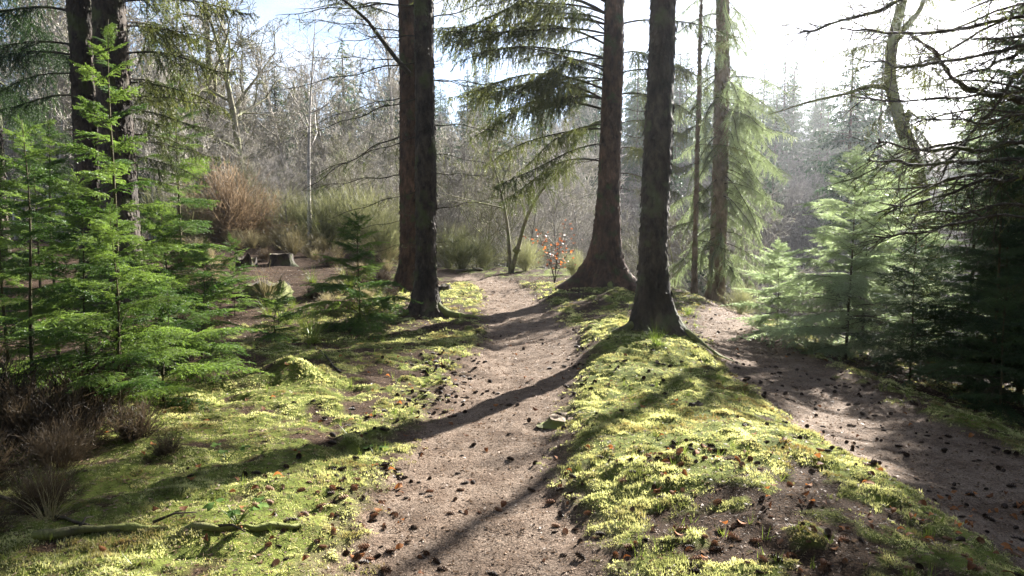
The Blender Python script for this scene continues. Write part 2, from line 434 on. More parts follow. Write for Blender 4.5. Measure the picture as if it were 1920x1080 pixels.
for name, sel in (('ground', ~(fa | fb)), ('path', fa), ('side_path', fb & ~fa)):
    q = quads[sel]
    used, inv = np.unique(q, return_inverse=True)
    mb = MB(); mb.add(V[used], quads=inv.reshape(-1, 4))
    me = mb.mesh(name, M['ground'])
    for an, arr in (('path_mask', np.maximum(pa, pb)), ('moss_mask', pm)):
        at_ = me.attributes.new(an, 'FLOAT', 'POINT'); at_.data.foreach_set('value', arr[used].astype(np.float32))
    o = place(name, me); tag(o, kind='structure')

# ------------------------------------------------------------------ branch meshes shared by many trees
def twig_set(A, D, Ls, nseg, droop, wob=.12):
    """curved twigs: returns list of point arrays (nseg+1, n, 3)"""
    n = len(A)
    P = [A]; d = nrm(D); p = A
    for k in range(nseg):
        d = nrm(d + np.array([0, 0, -1.0]) * droop / nseg + rng.normal(size=(n, 3)) * wob / nseg)
        p = p + d * (Ls / nseg)[:, None]
        P.append(p)
    return P
def along(P, per_m, Ls, jitter=1.0, u0=0.0):
    """sample points and tangents along twigs"""
    nseg = len(P) - 1
    cnt = np.maximum(2, (Ls * per_m).astype(int))
    idx = np.repeat(np.arange(len(Ls)), cnt)
    u = u0 + (1 - u0) * rng.random(len(idx))
    k = np.minimum((u * nseg).astype(int), nseg - 1); f = (u * nseg - k)[:, None]
    S = np.stack(P)                 # nseg+1, n, 3
    a, b = S[k, idx], S[k + 1, idx]
    return a + (b - a) * f, nrm(b - a), idx, u
def spray(seed, Lm=.9, width=.36, sp=.026, sub_sp=.03, nd=330, nl=.017, nw=.0050, droop=.45, mats=None, name='spray'):
    """flat hemlock-like spray along +X"""
    global rng
    rng = np.random.default_rng(seed)
    mb = MB()
    n = 12
    t = np.linspace(0, 1, n)
    main = np.stack([t * Lm, .05 * Lm * np.sin(t * 2.6 + seed) * t, .10 * Lm * t - droop * Lm * .55 * t ** 2.2], 1)
    mb.tube(main, .0045 * (1 - t * .85) * (Lm / .9) + .0006, 4, 0, cap=False)
    ns = int(Lm / sp)
    tt = np.repeat(np.linspace(.06, .99, ns), 2) + rng.uniform(-.01, .01, ns * 2)
    sd = np.tile([1, -1], ns)
    A = np.stack([np.interp(tt, t, main[:, k]) for k in range(3)], 1)
    prof = np.clip(np.sin(np.clip(tt * 1.05 + .1, 0, 1) ** .75 * math.pi) ** .8, .12, 1)
    Ls = width * Lm * prof * rng.uniform(.55, 1.15, len(tt))
    ang = R(62) - R(22) * tt + rng.normal(size=len(tt)) * .12
    D = np.stack([np.cos(ang), sd * np.sin(ang), rng.normal(size=len(tt)) * .12 - .15 * tt], 1)
    P = twig_set(A, D, Ls, 3, droop * .7)
    for k in range(3): mb.prisms(P[k], P[k + 1], .0012, .0008, 0)
    a, d, ix, u = along(P, 1 / sub_sp, Ls, u0=.12)
    side = np.where(rng.random(len(a)) < .5, 1, -1)[:, None]
    perp = nrm(np.cross(d, np.array([0, 0, 1.0])))
    D2 = d * .75 + perp * side * .65 + rng.normal(size=d.shape) * .12
    L2 = np.clip(Ls[ix] * .38 * (1.1 - u) + .015, .015, .11) * rng.uniform(.6, 1.2, len(a))
    P2 = twig_set(a, D2, L2, 2, droop * .6)
    def nee(Pk, Lk, dens):
        p, d, ix, u = along(Pk, dens, Lk)
        s = np.where(rng.random(len(p)) < .5, 1, -1)[:, None]
        perp = nrm(np.cross(d, np.array([0, 0, 1.0]) + rng.normal(size=d.shape) * .25))
        dd = nrm(d * .55 + perp * s * .8 + rng.normal(size=d.shape) * .18)
        mb.needles(p, dd, nl * rng.uniform(.7, 1.2, len(p)) * (1 - .35 * u), nw)
    nee(P, Ls, nd); nee(P2, L2, nd)
    mp_ = [main[k:k + 1] for k in range(n)]
    nee(mp_, np.array([Lm * .8]), nd)
    return mb.mesh(name, mats)
def spruce_branch(seed, Lm=3.0, rise=.05, sag=.35, hang=.62, nd=210, nl=.034, nw=.0100, sp=.055, start=.18, r0=.022, tw=.50, mats=None, upturn=.12):
    """spruce limb along +X with hanging side shoots"""
    global rng
    rng = np.random.default_rng(seed)
    mb = MB(); n = 16
    t = np.linspace(0, 1, n)
    wob = .07 * Lm * (np.sin(t * 4 + seed) - math.sin(seed)) * t
    kink = .03 * Lm * np.sin(t * 7 + seed * 1.7) * t
    main = np.stack([t * Lm, wob, Lm * (rise * t * 2 - sag * t ** 2 + upturn * t ** 5) + kink], 1)
    mb.tube(main, r0 * (1 - t) ** .8 + .003, 6, 0, cap=False, rough=.25, seed=seed)
    ns = int(Lm * (1 - start) / sp)
    tt = np.clip(np.repeat(np.linspace(start, .985, ns), 2) + rng.uniform(-.02, .02, ns * 2), 0, 1)
    sd = np.tile([1, -1], ns)
    A = np.stack([np.interp(tt, t, main[:, k]) for k in range(3)], 1)
    prof = np.clip((1 - tt) ** .55 * np.clip((tt - start) * 6 + .35, 0, 1), .12, 1)
    clump = np.clip(.75 + 1.5 * vn(tt * 7 + seed, sd * 3.0 + seed, 9), .12, 1.5)
    Ls = tw * prof * rng.uniform(.2, 1.3, len(tt)) * clump * Lm / 3.0
    ang = R(55) - R(20) * tt + rng.normal(size=len(tt)) * .35
    D = np.stack([np.cos(ang), sd * np.sin(ang), -.15 + rng.normal(size=len(tt)) * .35], 1)
    P = twig_set(A, D, Ls, 3, .8, .3)
    for k in range(3): mb.prisms(P[k], P[k + 1], .005 - .0012 * k, .0038 - .0012 * k, 0)
    a, d, ix, u = along(P, 17, Ls, u0=.08)
    D2 = d * .45 + np.array([0, 0, -1.0]) * .65 + rng.normal(size=d.shape) * .5
    L2 = hang * rng.uniform(.1, 1.25, len(a)) ** 1.3 * np.clip(Ls[ix] / (tw * .6), .35, 1)
    P2 = twig_set(a, D2, L2, 2, .6, .3)
    for k in range(2): mb.prisms(P2[k], P2[k + 1], .002, .0015, 0)
    def nee(Pk, Lk, dens):
        p, d, ix, u = along(Pk, dens, Lk)
        dd = nrm(d * .8 + nrm(rng.normal(size=d.shape)) * .75)
        mb.needles(p, dd, nl * rng.uniform(.7, 1.2, len(p)), nw)
    if nd:
        nee(P, Ls, nd); nee(P2, L2, nd)
    return mb.mesh('spruce_branch', mats)
def dead_branch(seed, Lm=1.8, r0=.016, sag=.1, curl=.0, nsub=16, nd=60, mats=None, sub=.5, hang=.6):
    """bare limb with a few side twigs and scraps of needles"""
    global rng
    rng = np.random.default_rng(seed)
    mb = MB(); n = 14
    t = np.linspace(0, 1, n)
    main = np.stack([t * Lm, .06 * Lm * np.sin(t * 5 + seed) * t, Lm * (-sag * t ** 1.5 + curl * t ** 2 + .012 * np.sin(t * 17 + seed))], 1)
    mb.tube(main, r0 * (1 - t) ** .7 + .0025, 6, 0, rough=.3, seed=seed)
    tt = rng.uniform(.15, 1, nsub)
    A = np.stack([np.interp(tt, t, main[:, k]) for k in range(3)], 1)
    sd = np.where(rng.random(nsub) < .5, 1, -1)
    ang = rng.uniform(.4, 1.1, nsub)
    D = np.stack([np.cos(ang), sd * np.sin(ang), rng.normal(size=nsub) * .3], 1)
    Ls = sub * Lm * (1.1 - tt) * rng.uniform(.35, 1, nsub)
    P = twig_set(A, D, Ls, 4, hang, .5)
    for k in range(4): mb.prisms(P[k], P[k + 1], .005 - .001 * k, .004 - .001 * k, 0)
    a, d, ix, u = along(P, 9, Ls)
    L2 = rng.uniform(.05, .22, len(a))
    P2 = twig_set(a, d * .6 + rng.normal(size=d.shape) * .5, L2, 2, hang * .7, .4)
    for k in range(2): mb.prisms(P2[k], P2[k + 1], .002, .0014, 0)
    if nd:
        p, d, ix, u = along(P2, nd, L2, u0=.2)
        mb.needles(p, nrm(d * .8 + nrm(rng.normal(size=d.shape)) * .7), .026, .008)
    return mb.mesh('dead_branch', mats)

def spray_set(mat, seed0):
    big = [spray(seed0 + k, .95, .36, mats=[M['stem_green'], M[mat]], droop=.3 + .12 * k) for k in range(4)]
    small = [spray(seed0 + 10 + k, .42, .46, .024, .03, 420, mats=[M['stem_green'], M[mat]], droop=.25 + .1 * k) for k in range(3)]
    return big, small
SPR = {'needle_sapling': spray_set('needle_sapling', 100), 'needle_pale': spray_set('needle_pale', 200), 'needle_dark': spray_set('needle_dark', 300)}
DRY = [spray(350 + k, .95, .34, .05, .06, 60, mats=[M['twig'], M['heather']], droop=.5) for k in range(2)]
def sapling(x, y, H, Lmax, mat, label, seed, lean=(0, 0), h0=.06, step=.055, power=.75, name='hemlock_sapling', group=None):
    r_ = random.Random(seed)
    root = empty(name, (x, y, hz(x, y) - .02))
    tag(root, label, 'sapling', group)
    t = np.linspace(0, 1, 14)
    ph = r_.uniform(0, 6)
    c = np.stack([lean[0] * t ** 1.5 + .02 * np.sin(t * 7 + ph) * t, lean[1] * t ** 1.5 + .02 * np.cos(t * 6 + ph) * t, t * H], 1)
    c[0, 2] = -.08
    mb = MB(); mb.tube(c, (.0068 * H + .003) * (1 - t * .9), 7, 0, rough=.15, seed=seed)
    place('stem', mb.mesh('sapling_stem', M['stem_green']), root)
    big, small = SPR[mat]
    h, az = h0 * H, r_.uniform(0, 6)
    while h < H * .985:
        u = h / H
        l = Lmax * ((1 - u) ** power) * r_.uniform(.65, 1.12) + .07
        if u < .18: l *= .6 + 2.2 * u
        az += 2.4 + r_.uniform(-.5, .5)
        if l > .5:
            me, sc = r_.choice(big), l / .95
        else:
            me, sc = r_.choice(small), l / .42
        if u < .3 and r_.random() < .28: me, sc = r_.choice(DRY), l / .95
        pos = [float(np.interp(u, t, c[:, k])) for k in range(3)]
        pitch = R(-4 - 34 * u ** 1.5 + r_.uniform(-9, 9))
        place('branch', me, root, pos, (R(r_.uniform(-14, 14)), pitch, az), (sc, sc * r_.uniform(.9, 1.15), sc))
        h += step * r_.uniform(.7, 1.3) * (1.0 if u < .75 else .8)
    place('branch', small[0], root, tuple(c[-2]), (0, R(-78), az), (.5, .35, .5))
    return root

# ------------------------------------------------------------------ big spruces
def trunk_mesh(H, r0, r1, flare, fh, lobes, seed, mat, lean=(0, 0), bend=0.0, amp=.014, sides=60, flakes=2600):
    rs = np.random.default_rng(seed)
    z = np.concatenate([np.linspace(-.35, 1.2, 34), np.linspace(1.2, 8, 170)[1:], np.linspace(8, H, 20)[1:]]) if H > 8.5 else np.concatenate([np.linspace(-.35, 1.2, 34), np.linspace(1.2, H, 60)[1:]])
    th = np.arange(sides) * 2 * math.pi / sides
    ZZ, TT = np.meshgrid(z, th, indexing='ij')
    u = np.clip(ZZ / H, 0, 1)
    lob = sum(a * np.cos(k * (TT - p)) for k, a, p in lobes) if lobes else 0
    fl = flare * np.exp(-np.maximum(ZZ, -.15) / fh)
    rad = r0 + (r1 - r0) * u + fl * np.maximum(.25, 1 + lob)
    cx, sy = np.cos(TT), np.sin(TT)
    n = vn3(cx * r0 * 26, sy * r0 * 26, ZZ * 9, seed) * .6 + vn3(cx * r0 * 55, sy * r0 * 55, ZZ * 22, seed + 1) * .5
    rad = rad + amp * n * (1 + 1.2 * np.exp(-np.maximum(ZZ, 0) / .6)) + .02 * vn3(cx * 1.5, sy * 1.5, ZZ * .9, seed + 2)
    ox = lean[0] * np.maximum(ZZ, 0) + bend * np.sin(np.clip(ZZ, 0, 20) * .45)
    oy = lean[1] * np.maximum(ZZ, 0)
    V = np.stack([cx * rad + ox, sy * rad + oy, ZZ], -1).reshape(-1, 3)
    nz_ = len(z)
    i, j = np.meshgrid(np.arange(nz_ - 1), np.arange(sides), indexing='ij')
    j2 = (j + 1) % sides
    q = np.stack([i * sides + j, i * sides + j2, (i + 1) * sides + j2, (i + 1) * sides + j], -1).reshape(-1, 4)
    mb = MB(); mb.add(V, quads=q)
    if flakes:      # loose bark scales standing a little off the stem
        G = V.reshape(nz_, sides, 3)
        fi = rs.integers(6, min(nz_, 205) - 3, flakes); fj = rs.integers(0, sides, flakes)
        C0 = G[fi, fj]; up = nrm(G[fi + 2, fj] - C0); tg = nrm(G[fi, (fj + 1) % sides] - C0); no = nrm(np.cross(tg, up))
        hw, hh = rs.uniform(.010, .026, flakes)[:, None], rs.uniform(.015, .04, flakes)[:, None]
        lift = rs.uniform(.006, .022, flakes)[:, None]
        sk = rs.normal(size=(flakes, 1)) * .01
        mb.add(np.stack([C0 - tg * hw + up * hh + no * .001, C0 + tg * hw + up * (hh + sk) + no * .001, C0 + tg * hw * .8 - up * hh + no * lift, C0 - tg * hw * .8 - up * (hh + sk) + no * lift], 1), quads=np.arange(4 * flakes).reshape(-1, 4))
    return mb.mesh('trunk', M[mat]), (lambda h: (lean[0] * h + bend * math.sin(min(h, 20) * .45), lean[1] * h, h)), (lambda h: r0 + (r1 - r0) * h / H)
WOODMATS = lambda n: [M['twig'], M[n]]
LONG = [spruce_branch(400 + k, 3.0, .08 + .04 * k, .42 + .09 * k, mats=WOODMATS('needle_spruce')) for k in range(4)]
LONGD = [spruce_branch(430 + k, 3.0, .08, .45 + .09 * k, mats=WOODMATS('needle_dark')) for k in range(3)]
PALE = [spruce_branch(410 + k, 3.0, .05, .5 + .1 * k, .62, tw=.36, sp=.06, mats=WOODMATS('needle_olive')) for k in range(3)]
MID = [spruce_branch(420 + k, 1.7, .08, .36 + .05 * k, .34, 220, .032, .0085, .05, .12, .012, .9, mats=WOODMATS('needle_spruce')) for k in range(4)]
DEAD = [dead_branch(440 + k, 1.8, .009, .05 + .08 * k, .0, 12, 110, mats=WOODMATS('needle_spruce')) for k in range(4)]
BARE = [dead_branch(460 + k, 1.2, .010, .05 * k, .05, 8, 0, mats=[M['twig']]) for k in range(3)]
def root_part(tree, ox, oy, az, length, r0, wig=.3, seed=0):
    """surface root running out from the trunk, half sunk in the soil"""
    bx, by, bz = tree.location
    t = np.linspace(0, 1, 16)
    a = az + wig * np.sin(t * 3 + seed)
    st = length / 15
    xs = ox + np.concatenate([[0], np.cumsum(np.cos(a[:-1]) * st)]); ys = oy + np.concatenate([[0], np.cumsum(np.sin(a[:-1]) * st)])
    zs = height(xs + bx, ys + by) - bz + .25 * r0 - .04 * t + r0 * 1.3 * np.exp(-t * 6)
    mb = MB(); mb.tube(np.stack([xs, ys, zs], 1), r0 * (1 - t * .8), 9, 0, rough=.2, seed=seed)
    return place('root', mb.mesh('root', M['bark_moss']), tree)
def add_branches(tree, cen, rad, specs, _n=[0]):
    """specs: (mesh, height, azimuth deg (0 = right, 90 = away), pitch deg (+ up), scale)"""
    _n[0] += 1; random.seed(1000 + _n[0])
    for me, h, az, pit, sc in specs:
        c = cen(h); r = rad(h) * .8; a = R(az)
        place('branch', me, tree, (c[0] + math.cos(a) * r, c[1] + math.sin(a) * r, h), (R(random.uniform(-10, 10)), -R(pit), a), (sc, sc * random.uniform(.75, 1.2), sc * random.uniform(.8, 1.2)))

def spruce(name, x, y, H, r0, r1, flare, fh, lobes, seed, mat, label, lean=(0, 0), bend=0.0, group=None, z=None):
    tree = empty(name, (x, y, hz(x, y) if z is None else z))
    tag(tree, label, 'tree', group)
    me, cen, rad = trunk_mesh(H, r0, r1, flare, fh, lobes, seed, mat, lean, bend)
    place('trunk', me, tree)
    return tree, cen, rad

# A: the straight grey trunk that throws the long shadow
tA, c, r = spruce('spruce_tree', *TREE_A, 14, .175, .10, .16, .30, [(1, .35, R(-20)), (3, .35, R(-30)), (5, .15, 1.0)], 31, 'bark_grey',
                  'bare grey spruce trunk on the mossy bank between the two paths', (.022, .0))
root_part(tA, .18, -.10, R(-38), 1.0, .075, .25, 1); root_part(tA, -.2, -.1, R(205), .7, .06, .3, 2); root_part(tA, .1, .2, R(60), .8, .06, .3, 3)
add_branches(tA, c, r, [(random.choice(BARE), h, az, p, s) for h, az, p, s in [(2.9, 170, 0, .3), (3.4, 20, 5, .35), (4.6, 185, 5, .6), (4.1, 10, 10, .5), (5.2, 60, 0, 1)]])
add_branches(tA, c, r, [(random.choice(LONG), 7.2 + 6 * k / 29, k * 137.5, random.uniform(-10, 10), 1.25 - .8 * k / 29) for k in range(30)])  # crown out of view, made dense to block the overhead sky
random.seed(40)
# B: the big flared spruce behind it
tB, c, r = spruce('spruce_tree', *TREE_B, 12.5, .255, .12, .42, .42, [(2, .25, .2), (3, .3, R(170)), (5, .25, .6)], 37, 'bark_red',
                  'large reddish spruce with flared root base and drooping leafy limbs', (.018, .0))
root_part(tB, -.4, -.15, R(190), .9, .10, .25, 4); root_part(tB, .4, -.2, R(-35), 1.3, .10, .3, 5); root_part(tB, 0, -.4, R(265), .5, .09, .3, 6)
spB = []
for h, az, p, s in [(2.55, 172, -12, .78), (2.9, 195, -16, .85), (3.2, 176, -8, .85),  (3.6, 168, 2, .95), (3.8, 178, 0, .8), (4.0, 186, 6, 1.05), (4.2, 170, 2, .9), (4.35, 205, 8, 1.0), (4.6, 192, 4, 1.0), (5.1, 183, 4, 1.1), (5.5, 172, 6, 1.2), (4.9, 176, 10, 1.15), (5.3, 160, 10, 1.2), (5.7, 190, 12, 1.35), (6.2, 178, 14, 1.4),
                    (2.3, 10, -8, .5), (2.8, 35, -5, .6), (3.3, -15, -5, .5), (3.9, 20, 0, .7), (4.3, -30, 0, .6), (4.7, 45, 5, .8), (5.3, 5, 5, .85), 
                    (3.4, 100, 0, .7), (4.2, 130, 0, .8), (5.0, 80, 0, .8), ]:
    spB.append((random.choice(LONG), h, az, p, s))
    if h > 3 and 150 < az < 220 and h < 5.6: spB.append((random.choice(LONG), h + random.uniform(-.3, .3), az + random.uniform(-35, 35), p + random.uniform(-18, 10), s * random.uniform(.45, .9)))
add_branches(tB, c, r, spB)
add_branches(tB, c, r, [(random.choice(LONG), random.uniform(10.3, 12.2), 60 * k, random.uniform(0, 15), random.uniform(.3, .5)) for k in range(6)])
add_branches(tB, c, r, [(random.choice(DEAD), h, az, -5, s) for h, az, s in [(2.0, 15, .6), (2.6, 170, .7), (3.1, 5, .8), (3.6, 350, .7), (1.9, 200, .5)]])
random.seed(41)
# C and D: the pair of trunks left of the path
tC, c, r = spruce('spruce_tree', -1.44, 12.3, 14, .178, .105, .14, .28, [(1, .3, R(-20)), (3, .4, R(-40)), (4, .2, 2)], 41, 'bark_dark',
                  'dark scaly spruce trunk at the left edge of the main path', (0, 0), .02)
root_part(tC, .2, -.12, R(-30), .9, .09, .3, 7); root_part(tC, -.2, -.1, R(200), .6, .07, .3, 8)
add_branches(tC, c, r, [(random.choice(DEAD), h, az, p, s) for h, az, p, s in [(1.2, 178, -5, .7), (2.0, 190, -8, .9), (2.3, 5, 5, .6), (2.9, 172, -12, 1.15), (3.1, 12, 8, .9), (3.5, 185, -6, 1.0), (3.8, 350, 5, .8),
                        (4.1, 178, 0, 1.2), (4.5, 200, -5, .8), (4.8, 8, 20, 1.0), (1.7, 15, 15, .7), (5.0, 180, 10, 1.2), (5.6, 20, 10, 1)]])
add_branches(tC, c, r, [(random.choice(BARE), random.uniform(.8, 5.2), random.uniform(0, 360), random.uniform(-20, 20), random.uniform(.2, .5)) for k in range(26)])
add_branches(tC, c, r, [(random.choice(LONG), 8.6 + 4.9 * k / 29, k * 137.5, random.uniform(-10, 10), 1.25 - .8 * k / 29) for k in range(30)])  # thick unseen crown, added to keep zenith light off the path
mb = MB()       # the long limb sweeping up and left
q = np.array([at(768, 138, 12.7), at(745, 112, 12.6), at(718, 78, 12.5), at(690, 40, 12.4), at(655, 8, 12.3), at(600, -30, 12.2)]) - np.array(tC.location)
mb.tube(q, np.linspace(.042, .018, 6), 7, 0, rough=.25)
place('branch', mb.mesh('sweeping_limb', M['twig']), tC)
for k in range(3):
    place('branch', DEAD[k], tC, tuple(q[k + 2]), (0, R(-25), R(160 - 25 * k)), .7)
tD, c, r = spruce('spruce_tree', -2.27, 16.6, 14, .27, .13, .16, .3, [(3, .4, 1)], 43, 'bark_red',
                  'dark spruce trunk half hidden behind another trunk beside the path', (.0, 0), .03)
add_branches(tD, c, r, [(random.choice(DEAD), h, az, p, s) for h, az, p, s in [(1.5, 175, -5, .9), (2.5, 185, 0, 1.2), (3.4, 170, -10, 1.4), (4.2, 190, -5, 1.3), (5.0, 178, 5, 1.3), (3.0, 10, 5, 1.2), (4.6, 0, 5, 1.2), (5.6, 182, 15, 1.3), (6.2, 170, 15, 1.3)]])
add_branches(tD, c, r, [(random.choice(LONG), h, az, p, s) for h, az, p, s in [(5.9, 175, 20, .6), (6.4, 195, 20, .6), (6.8, 165, 15, .7), (7.5, 200, 10, .8), (8, 20, 10, .7), (8.5, 120, 10, .7), (9, 300, 10, .7)]])
random.seed(42)
# E and F: the two trunks behind the left saplings
tE, c, r = spruce('spruce_tree', -7.75, 13.8, 13, .27, .15, .15, .3, [(3, .4, 1)], 47, 'bark_dark', 'dark spruce trunk rising behind the tall green sapling, slimmer of a pair', (-.012, 0))
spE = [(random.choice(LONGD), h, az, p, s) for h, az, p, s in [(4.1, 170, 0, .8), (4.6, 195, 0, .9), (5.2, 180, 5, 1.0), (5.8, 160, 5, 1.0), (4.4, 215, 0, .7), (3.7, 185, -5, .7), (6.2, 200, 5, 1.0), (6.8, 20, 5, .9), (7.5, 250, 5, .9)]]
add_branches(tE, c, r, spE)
tF, c, r = spruce('spruce_tree', -7.05, 13.4, 13, .32, .17, .16, .3, [(3, .4, 2)], 53, 'bark_dark', 'dark spruce trunk behind the saplings, stouter of a pair, with lit foliage', (-.008, 0))
add_branches(tF, c, r, [(random.choice(MID), h, az, p, s) for h, az, p, s in [(2.6, 10, -8, .8), (3.0, 30, -5, .9), (3.4, 0, -5, .95), (3.9, 20, 0, 1.0), (4.4, 5, 0, 1.15), (4.9, 35, 5, 1.1), (5.3, 10, 5, 1.3), (5.0, 60, 5, 1.2), (5.8, 0, 8, 1.2), (4.0, 60, 0, 1.1), (3.3, 70, 0, 1.0), (3.6, -30, 0, .8), (6.4, 25, 8, 1.3), (7, 300, 8, 1.3)]])
add_branches(tF, c, r, [(random.choice(LONG), 7.2 + 5 * k / 19, k * 137.5, random.uniform(-10, 10), 1.2 - .8 * k / 19) for k in range(20)])  # upper crown beyond the view, filled in to cut sky light
add_branches(tF, c, r, [(random.choice(DEAD), h, az, p, s) for h, az, p, s in [(2.2, 15, -5, .8), (2.9, 5, 0, .9), (3.7, 12, 0, 1.0)]])
random.seed(43)
# G: the paler spruce down the bank with hanging foliage
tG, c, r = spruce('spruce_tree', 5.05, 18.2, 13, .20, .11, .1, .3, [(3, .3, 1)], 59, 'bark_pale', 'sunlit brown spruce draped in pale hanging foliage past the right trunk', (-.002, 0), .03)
spG = []
for k in range(90):
    h = 1.0 + 6.9 * (k / 89) ** 1.5 + random.uniform(-.2, .2)
    spG.append((random.choice(PALE), h, (k * 137.5 + random.uniform(-25, 25)) % 360, random.uniform(-38, 0), random.uniform(.2, .62)))
add_branches(tG, c, r, spG)
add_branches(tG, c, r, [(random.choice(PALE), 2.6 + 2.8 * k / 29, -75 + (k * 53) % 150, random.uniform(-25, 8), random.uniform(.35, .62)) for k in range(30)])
SHADE_BOUGH = spruce_branch(415, 3.4, .08, .3, .5, start=.6, sp=.04, mats=WOODMATS('needle_spruce'))  # unseen bough, leafy only towards its tip, added to shade the lower left corner
add_branches(tG, c, r, [(SHADE_BOUGH, 8.7 + .16 * k, -38 + (k * 29) % 70, random.uniform(0, 10), random.uniform(.85, 1.1)) for k in range(7)])
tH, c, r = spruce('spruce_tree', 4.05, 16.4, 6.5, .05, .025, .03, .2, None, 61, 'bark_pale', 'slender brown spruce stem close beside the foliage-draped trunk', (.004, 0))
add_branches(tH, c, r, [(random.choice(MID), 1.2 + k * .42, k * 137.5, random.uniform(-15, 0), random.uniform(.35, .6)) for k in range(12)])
# spruce beyond the left edge of the pair
tK, c, r = spruce('spruce_tree', -11.4, 16.5, 12, .2, .09, .1, .3, None, 67, 'bark_dark', 'dense dark spruce left of the paired trunks', (0, 0))
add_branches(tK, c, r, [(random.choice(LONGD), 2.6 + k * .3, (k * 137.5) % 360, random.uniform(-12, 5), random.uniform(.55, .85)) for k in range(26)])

# mossy leaning broadleaf behind the pale sapling
def free_tube(pts, rad, mat, name, parent, sides=10, rough=.18, seed=0, n=24):
    p = np.asarray(pts, float); s = np.linspace(0, 1, len(p)); t = np.linspace(0, 1, n)
    # smooth by cubic-like resampling
    q = np.stack([np.interp(t, s, p[:, k]) for k in range(3)], 1)
    for _ in range(2): q[1:-1] = .25 * q[:-2] + .5 * q[1:-1] + .25 * q[2:]
    mb = MB(); mb.tube(q, np.interp(t, np.linspace(0, 1, len(rad)), rad), sides, 0, rough=rough, seed=seed)
    return place(name, mb.mesh(name, M[mat]), parent)
ym = 15.5
bx_, by_ = 8.8, 15.2
tM = empty('mossy_tree', (bx_, by_, hz(bx_, by_)))
tag(tM, 'crooked moss-covered trunk leaning above the pale sapling', 'tree')
o0 = np.array(tM.location)
mpts = [np.array([bx_, by_, o0[2] - .2]), at(1742, 420, ym), at(1716, 310, ym), at(1693, 240, ym), at(1676, 190, ym), at(1668, 150, ym), at(1672, 80, ym), at(1690, 10, ym), at(1702, -60, ym), at(1720, -200, ym)]
free_tube([p - o0 for p in mpts], [.2, .17, .15, .14, .11, .11, .11, .10, .08, .03], 'bark_moss', 'trunk', tM, 12, .2, 3, 40)
free_tube([at(1672, 85, ym) - o0, at(1690, 60, ym) - o0, at(1725, 20, ym) - o0, at(1745, -40, ym) - o0], [.09, .07, .05, .03], 'bark_moss', 'branch', tM)
free_tube([at(1668, 165, ym) - o0, at(1630, 160, ym) - o0, at(1590, 175, ym) - o0, at(1520, 190, ym - .3) - o0, at(1440, 215, ym - .6) - o0], [.06, .045, .03, .02, .008], 'bark_moss', 'branch', tM)
free_tube([at(1690, 235, ym) - o0, at(1705, 215, ym) - o0, at(1703, 205, ym) - o0], [.09, .07, .03], 'bark_moss', 'branch_stub', tM)
for k, (px, py, az, pt) in enumerate([(1680, 190, 200, -35), (1690, 215, 250, -40), (1672, 140, 190, -20), (1672, 80, 170, 0), (1690, 30, 10, 5), (1680, 120, 320, -25), (1668, 60, 200, 5), (1700, 230, 290, -30), (1700, -20, 190, 15), (1695, 0, 340, 10)]):
    place('branch', MID[k % 4], tM, tuple(at(px, py, ym) - o0), (0, R(-pt), R(az)), random.uniform(.45, .8))

TWG = [dead_branch(480 + k, 2.2, .012, .12, .0, 22, 30, mats=[M['bark_moss'], M['needle_olive']], hang=.8) for k in range(3)]
for k in range(16):
    py = -120 + 330 * (k / 15)
    place('branch', TWG[k % 3], tM, tuple(at(1690 - 12 * math.sin(k), py, ym) - o0), (0, R(random.uniform(-25, 15)), R(k * 137.5)), random.uniform(.7, 1.3))
